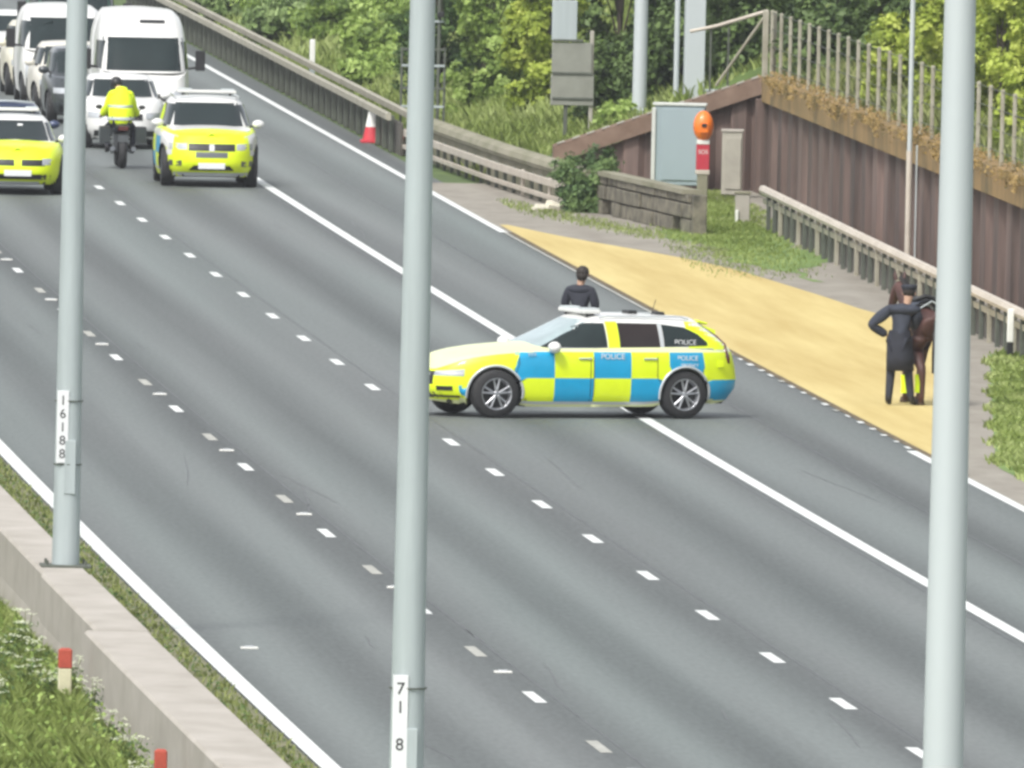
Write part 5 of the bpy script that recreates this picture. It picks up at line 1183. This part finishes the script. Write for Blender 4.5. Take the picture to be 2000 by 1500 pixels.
person('officer in a long dark coat with one elbow out, standing beside the brown horse', (14.14, 302.0, 0), R(72), dict(el=(-.06, .43, 1.19), wl=(.06, .20, 1.04), er=(.17, -.22, 1.20), wr=(.38, -.12, 1.16), chest=(.02, -.06, 1.34), neck=(.04, -.10, 1.50), hb=(.05, -.11, 1.57), head=(.07, -.12, 1.68), sl=(.0, .13, 1.44), sr=(.04, -.25, 1.43), kl=(.02, .12, .5), al=(-.05, .13, .09), tl=(.12, .16, .045), kr=(.05, -.14, .5), ar=(.05, -.19, .09), tr=(.20, -.24, .045)), M['slate3'], M['slate'], 'cap', coat=M['slate'], bulk=.012)
# horse
t = empty('horse', (14.53, 302.7, 0), R(99)); tag(t, 'dark bay horse seen from behind, half hidden by the thickest lamp column', 'horse')
J = dict(barrel=(.05, 0, 1.17, .30, .32), loin=(-.25, 0, 1.24, .27, .27), croup=(-.52, 0, 1.26, .30, .28), rump=(-.74, 0, 1.16, .24, .24), should=(.42, 0, 1.19, .25, .30), chest=(.62, 0, 1.10, .18, .22), n1=(.76, 0, 1.35, .13, .20), n2=(.98, .03, 1.56, .10, .15), poll=(1.16, .06, 1.72, .09, .11), face=(1.28, .08, 1.62, .085, .10), nose=(1.42, .10, 1.44, .06, .07), muz=(1.48, .11, 1.35, .055, .06))
E_ = [('barrel', 'loin'), ('loin', 'croup'), ('croup', 'rump'), ('barrel', 'should'), ('should', 'chest'), ('should', 'n1'), ('n1', 'n2'), ('n2', 'poll'), ('poll', 'face'), ('face', 'nose'), ('nose', 'muz')]
for sg, k in ((1, 'l'), (-1, 'r')):
    st = .10*sg
    J.update({'hip'+k: (-.58, sg*.16, 1.03, .165), 'sti'+k: (-.44+st, sg*.18, .84, .13), 'hoc'+k: (-.78+st, sg*.15, .54, .068), 'can'+k: (-.76+st, sg*.13, .34, .042), 'fet'+k: (-.73+st, sg*.13, .15, .044), 'hf'+k: (-.67+st, sg*.13, .06, .052)})
    J.update({'sho'+k: (.46, sg*.14, 1.0, .12), 'elb'+k: (.42, sg*.14, .80, .088), 'kne'+k: (.47-st, sg*.135, .47, .056), 'cn'+k: (.46-st, sg*.13, .30, .040), 'ft'+k: (.46-st, sg*.13, .14, .043), 'ff'+k: (.52-st, sg*.13, .055, .052)})
    E_ += [('croup', 'hip'+k), ('hip'+k, 'sti'+k), ('sti'+k, 'hoc'+k), ('hoc'+k, 'can'+k), ('can'+k, 'fet'+k), ('fet'+k, 'hf'+k), ('should', 'sho'+k), ('sho'+k, 'elb'+k), ('elb'+k, 'kne'+k), ('kne'+k, 'cn'+k), ('cn'+k, 'ft'+k), ('ft'+k, 'ff'+k)]
    for nm, x in (('hf', -.65+st), ('ff', .54-st)):
        mb = MB(); mb.lathe([(0, 0), (.072, .0), (.055, .09), (0, .095)], M['hoof'], 14, 'Z', (x, sg*.13, .002)); mb.build('hoof', t)
    if True:
        mb = MB(); mb.tube([(.46-st, sg*.13, .15), (.462-st, sg*.13, .26), (.468-st, sg*.133, .42)], [.075, .068, .075], M['hivis'], 12); mb.build('leg_wrap', t)
skinmesh('body', J, E_, M['bay'], t, 'barrel')
mb = MB()
for k in range(16):
    a = rnd.uniform(-.05, .05); b2 = rnd.uniform(-.05, .05); mb.tube([(-.90, a*.3, 1.26), (-1.0+b2, a, 1.08), (-1.0+b2, a*1.4, .80), (-.96+b2, a*1.6, .50)], [.03, .035, .03, .008], M['mane'], 6)
mb.build('tail', t)
mb = MB()
for k in range(14):
    q = k/13; x, z = .55+q*.62, 1.50+q*.34; mb.tube([(x, 0+q*.06, z), (x-.04, -.07+q*.06, z-.03), (x-.03, -.12+q*.05, z-.16)], [.03, .03, .01], M['mane'], 5)
mb.build('mane', t)
mb = MB()
for sg in (1, -1): mb.tube([(1.14, .06+sg*.06, 1.80), (1.15, .06+sg*.075, 1.88), (1.16, .06+sg*.07, 1.94)], [.03, .028, .006], M['bay'], 8)
mb.build('ears', t)
mb = MB(); n = 18; V = []
for i, x in enumerate((-.30, -.12, .10, .28)):
    for k in range(n+1): a = math.pi*(k/n)*1.06-.03*math.pi; r = .345 if i in (1, 2) else .335; V.append((x, math.cos(a)*r*.96, 1.19+math.sin(a)*(r+.02)))
mb.add(V, [(i*(n+1)+k, i*(n+1)+k+1, (i+1)*(n+1)+k+1, (i+1)*(n+1)+k) for i in range(3) for k in range(n)], M['slate2'], True)
mb.ball((-.02, 0, 1.55), (.26, .17, .06), M['dark']); mb.tube([(-.22, -.15, 1.57), (-.27, 0, 1.62), (-.22, .15, 1.57)], .03, M['dark'], 8); mb.build('saddle', t)
mb = MB(); mb.tube([(-.62, -.20, 1.44), (-.60, 0, 1.555), (-.62, .20, 1.44)], .012, M['galv_light'], 6); mb.build('crupper_strap', t)
# motorcycle and rider
bx, by = 7.80, 407.8
t = empty('motorcycle', (bx, by, 0), R(90)); tag(t, 'dark motorcycle with side panniers seen from behind in front of the white hatchback', 'motorcycle')
for x, nm in ((-.72, 'wheel'), (.78, 'wheel')):
    mb = MB(); w_ = .085; mb.lathe([(.22, -w_), (.29, -w_*.95), (.325, -w_*.4), (.33, 0), (.325, w_*.4), (.29, w_*.95), (.22, w_)], M['black'], 30, 'Y', (x, 0, .33)); mb.lathe([(.225, -w_*.7), (.20, 0), (.225, w_*.7)], M['rimdark'], 24, 'Y', (x, 0, .33))
    for k in range(5): a = 2*math.pi*k/5; mb.tube([(x, 0, .33), (x+.21*math.cos(a), 0, .33+.21*math.sin(a))], .02, M['rimdark'], 5)
    mb.build(nm, t)
mb = MB(); mb.ball((.30, 0, .86), (.34, .19, .17), M['navy']); mb.ball((.55, 0, .78), (.25, .24, .22), M['darkcar']); mb.box((.15, 0, .50), (.5, .30, .36), M['rimdark']); mb.build('fuel_tank', t)
mb = MB(); mb.ball((-.30, 0, .82), (.42, .16, .07), M['dark']); mb.build('seat', t)
for sg in (1, -1):
    mb = MB(); mb.box((-.62, sg*.36, .66), (.48, .22, .30), M['darkcar']); mb.box((-.62, sg*.36, .82), (.46, .20, .03), M['dark']); mb.build('pannier', t)
    tubeo('exhaust', [(.0, sg*.15, .33), (-.5, sg*.20, .33), (-.95, sg*.21, .40)], [.03, .045, .05], M['rimdark'], t, 10)
    tubeo('fork', [(.78, sg*.10, .33), (.55, sg*.10, .95)], .025, M['rimdark'], t, 8)
    mb = MB(); mb.tube([(.42, sg*.34, 1.02), (.46, sg*.40, 1.16)], .012, M['dark'], 6); mb.ball((.46, sg*.43, 1.19), (.03, .07, .045), M['dark']); mb.build('mirror', t)
tubeo('handlebar', [(.34, -.40, 1.00), (.48, -.15, 1.04), (.48, .15, 1.04), (.34, .40, 1.00)], .018, M['dark'], t, 8)
mb = MB(); mb.box((-.92, 0, .80), (.05, .20, .09), M['redlamp']); mb.build('tail_light', t)
boxo('number_plate', (-.98, 0, .60), (.015, .20, .14), M['rimdark'], t); boxo('rear_mudguard', (-.88, 0, .68), (.20, .16, .03), M['dark'], t)
mb = MB(); mb.add([(.62, -.20, 1.05), (.62, .20, 1.05), (.50, .15, 1.32), (.50, -.15, 1.32), (.63, -.20, 1.05), (.63, .20, 1.05), (.51, .15, 1.32), (.51, -.15, 1.32)], [(0, 1, 2, 3), (7, 6, 5, 4), (0, 4, 5, 1), (1, 5, 6, 2), (2, 6, 7, 3), (3, 7, 4, 0)], M['glass_painted_sky']); mb.build('windscreen', t)
person('motorcyclist in a bright yellow hi-vis jacket and dark helmet, seen from behind', (bx-.02, by, 0), R(90),
    dict(pelvis=(-.30, 0, .95), waist=(-.25, 0, 1.10), chest=(-.10, 0, 1.40), neck=(-.01, .04, 1.56), hb=(.04, .06, 1.60), head=(.12, .09, 1.66), sl=(-.04, .17, 1.47), el=(.10, .24, 1.18), wl=(.34, .35, 1.04), sr=(-.04, -.17, 1.47), er=(.10, -.24, 1.18), wr=(.34, -.35, 1.04),
         hl=(-.26, .11, .92), kl=(.12, .27, .78), al=(-.08, .24, .38), tl=(.08, .26, .32), hr=(-.26, -.11, .92), kr=(.12, -.27, .78), ar=(-.08, -.24, .38), tr=(.08, -.26, .32)), M['hivis'], M['slate'], 'helmet', bulk=.035)
rider = [o for o in COL.objects if o.name.startswith('person') and o.get('label', '').startswith('motorcyclist')][0]
mb = MB(); mb.lathe([(0, .80), (.17, .82), (.225, .92), (.245, 1.06), (.235, 1.22), (.20, 1.38), (.15, 1.52), (.09, 1.60), (0, 1.62)], M['hivis'], 24, 'Z', (-.16, 0, .0)); mb.v = [(x+(z-1.2)*.18, y*1.04+.02*math.sin(z*19+y*9), z) for x, y, z in mb.v]; ob = mb.build('jacket_back', rider)
for z in (.98, 1.22):
    mb = MB(); r_ = .246 if z < 1.1 else .238; mb.lathe([(r_, z-.028), (r_+.006, z), (r_-.002, z+.028)], M['galv_light'], 24, 'Z', (-.16, 0, 0)); mb.v = [(x+(z_-1.2)*.18, y*1.04+.02*math.sin(z_*19+y*9), z_) for x, y, z_ in mb.v]; mb.build('reflective_band', rider)

# thin summer haze over the whole stretch
hz = bpy.data.materials.new('haze'); hz.use_nodes = True; ht = hz.node_tree; ht.nodes.clear()
ho = ht.nodes.new("ShaderNodeOutputMaterial"); hv_ = ht.nodes.new("ShaderNodeVolumePrincipled"); hv_.inputs['Color'].default_value = (.93, .96, 1, 1); hv_.inputs['Density'].default_value = .00013; hv_.inputs['Anisotropy'].default_value = .3
ht.links.new(hv_.outputs[0], ho.inputs['Volume'])
b = MB(); b.add([(x, y, z) for z in (-1.5, 24) for x, y in ((-590+0, -150), (650, -150), (650, 2520), (-590, 2520))], [(3, 2, 1, 0), (4, 5, 6, 7), (0, 1, 5, 4), (1, 2, 6, 5), (2, 3, 7, 6), (3, 0, 4, 7)], hz)
tag(b.build('haze'), 'thin pale haze hanging over the motorway', 'haze', kind='stuff')
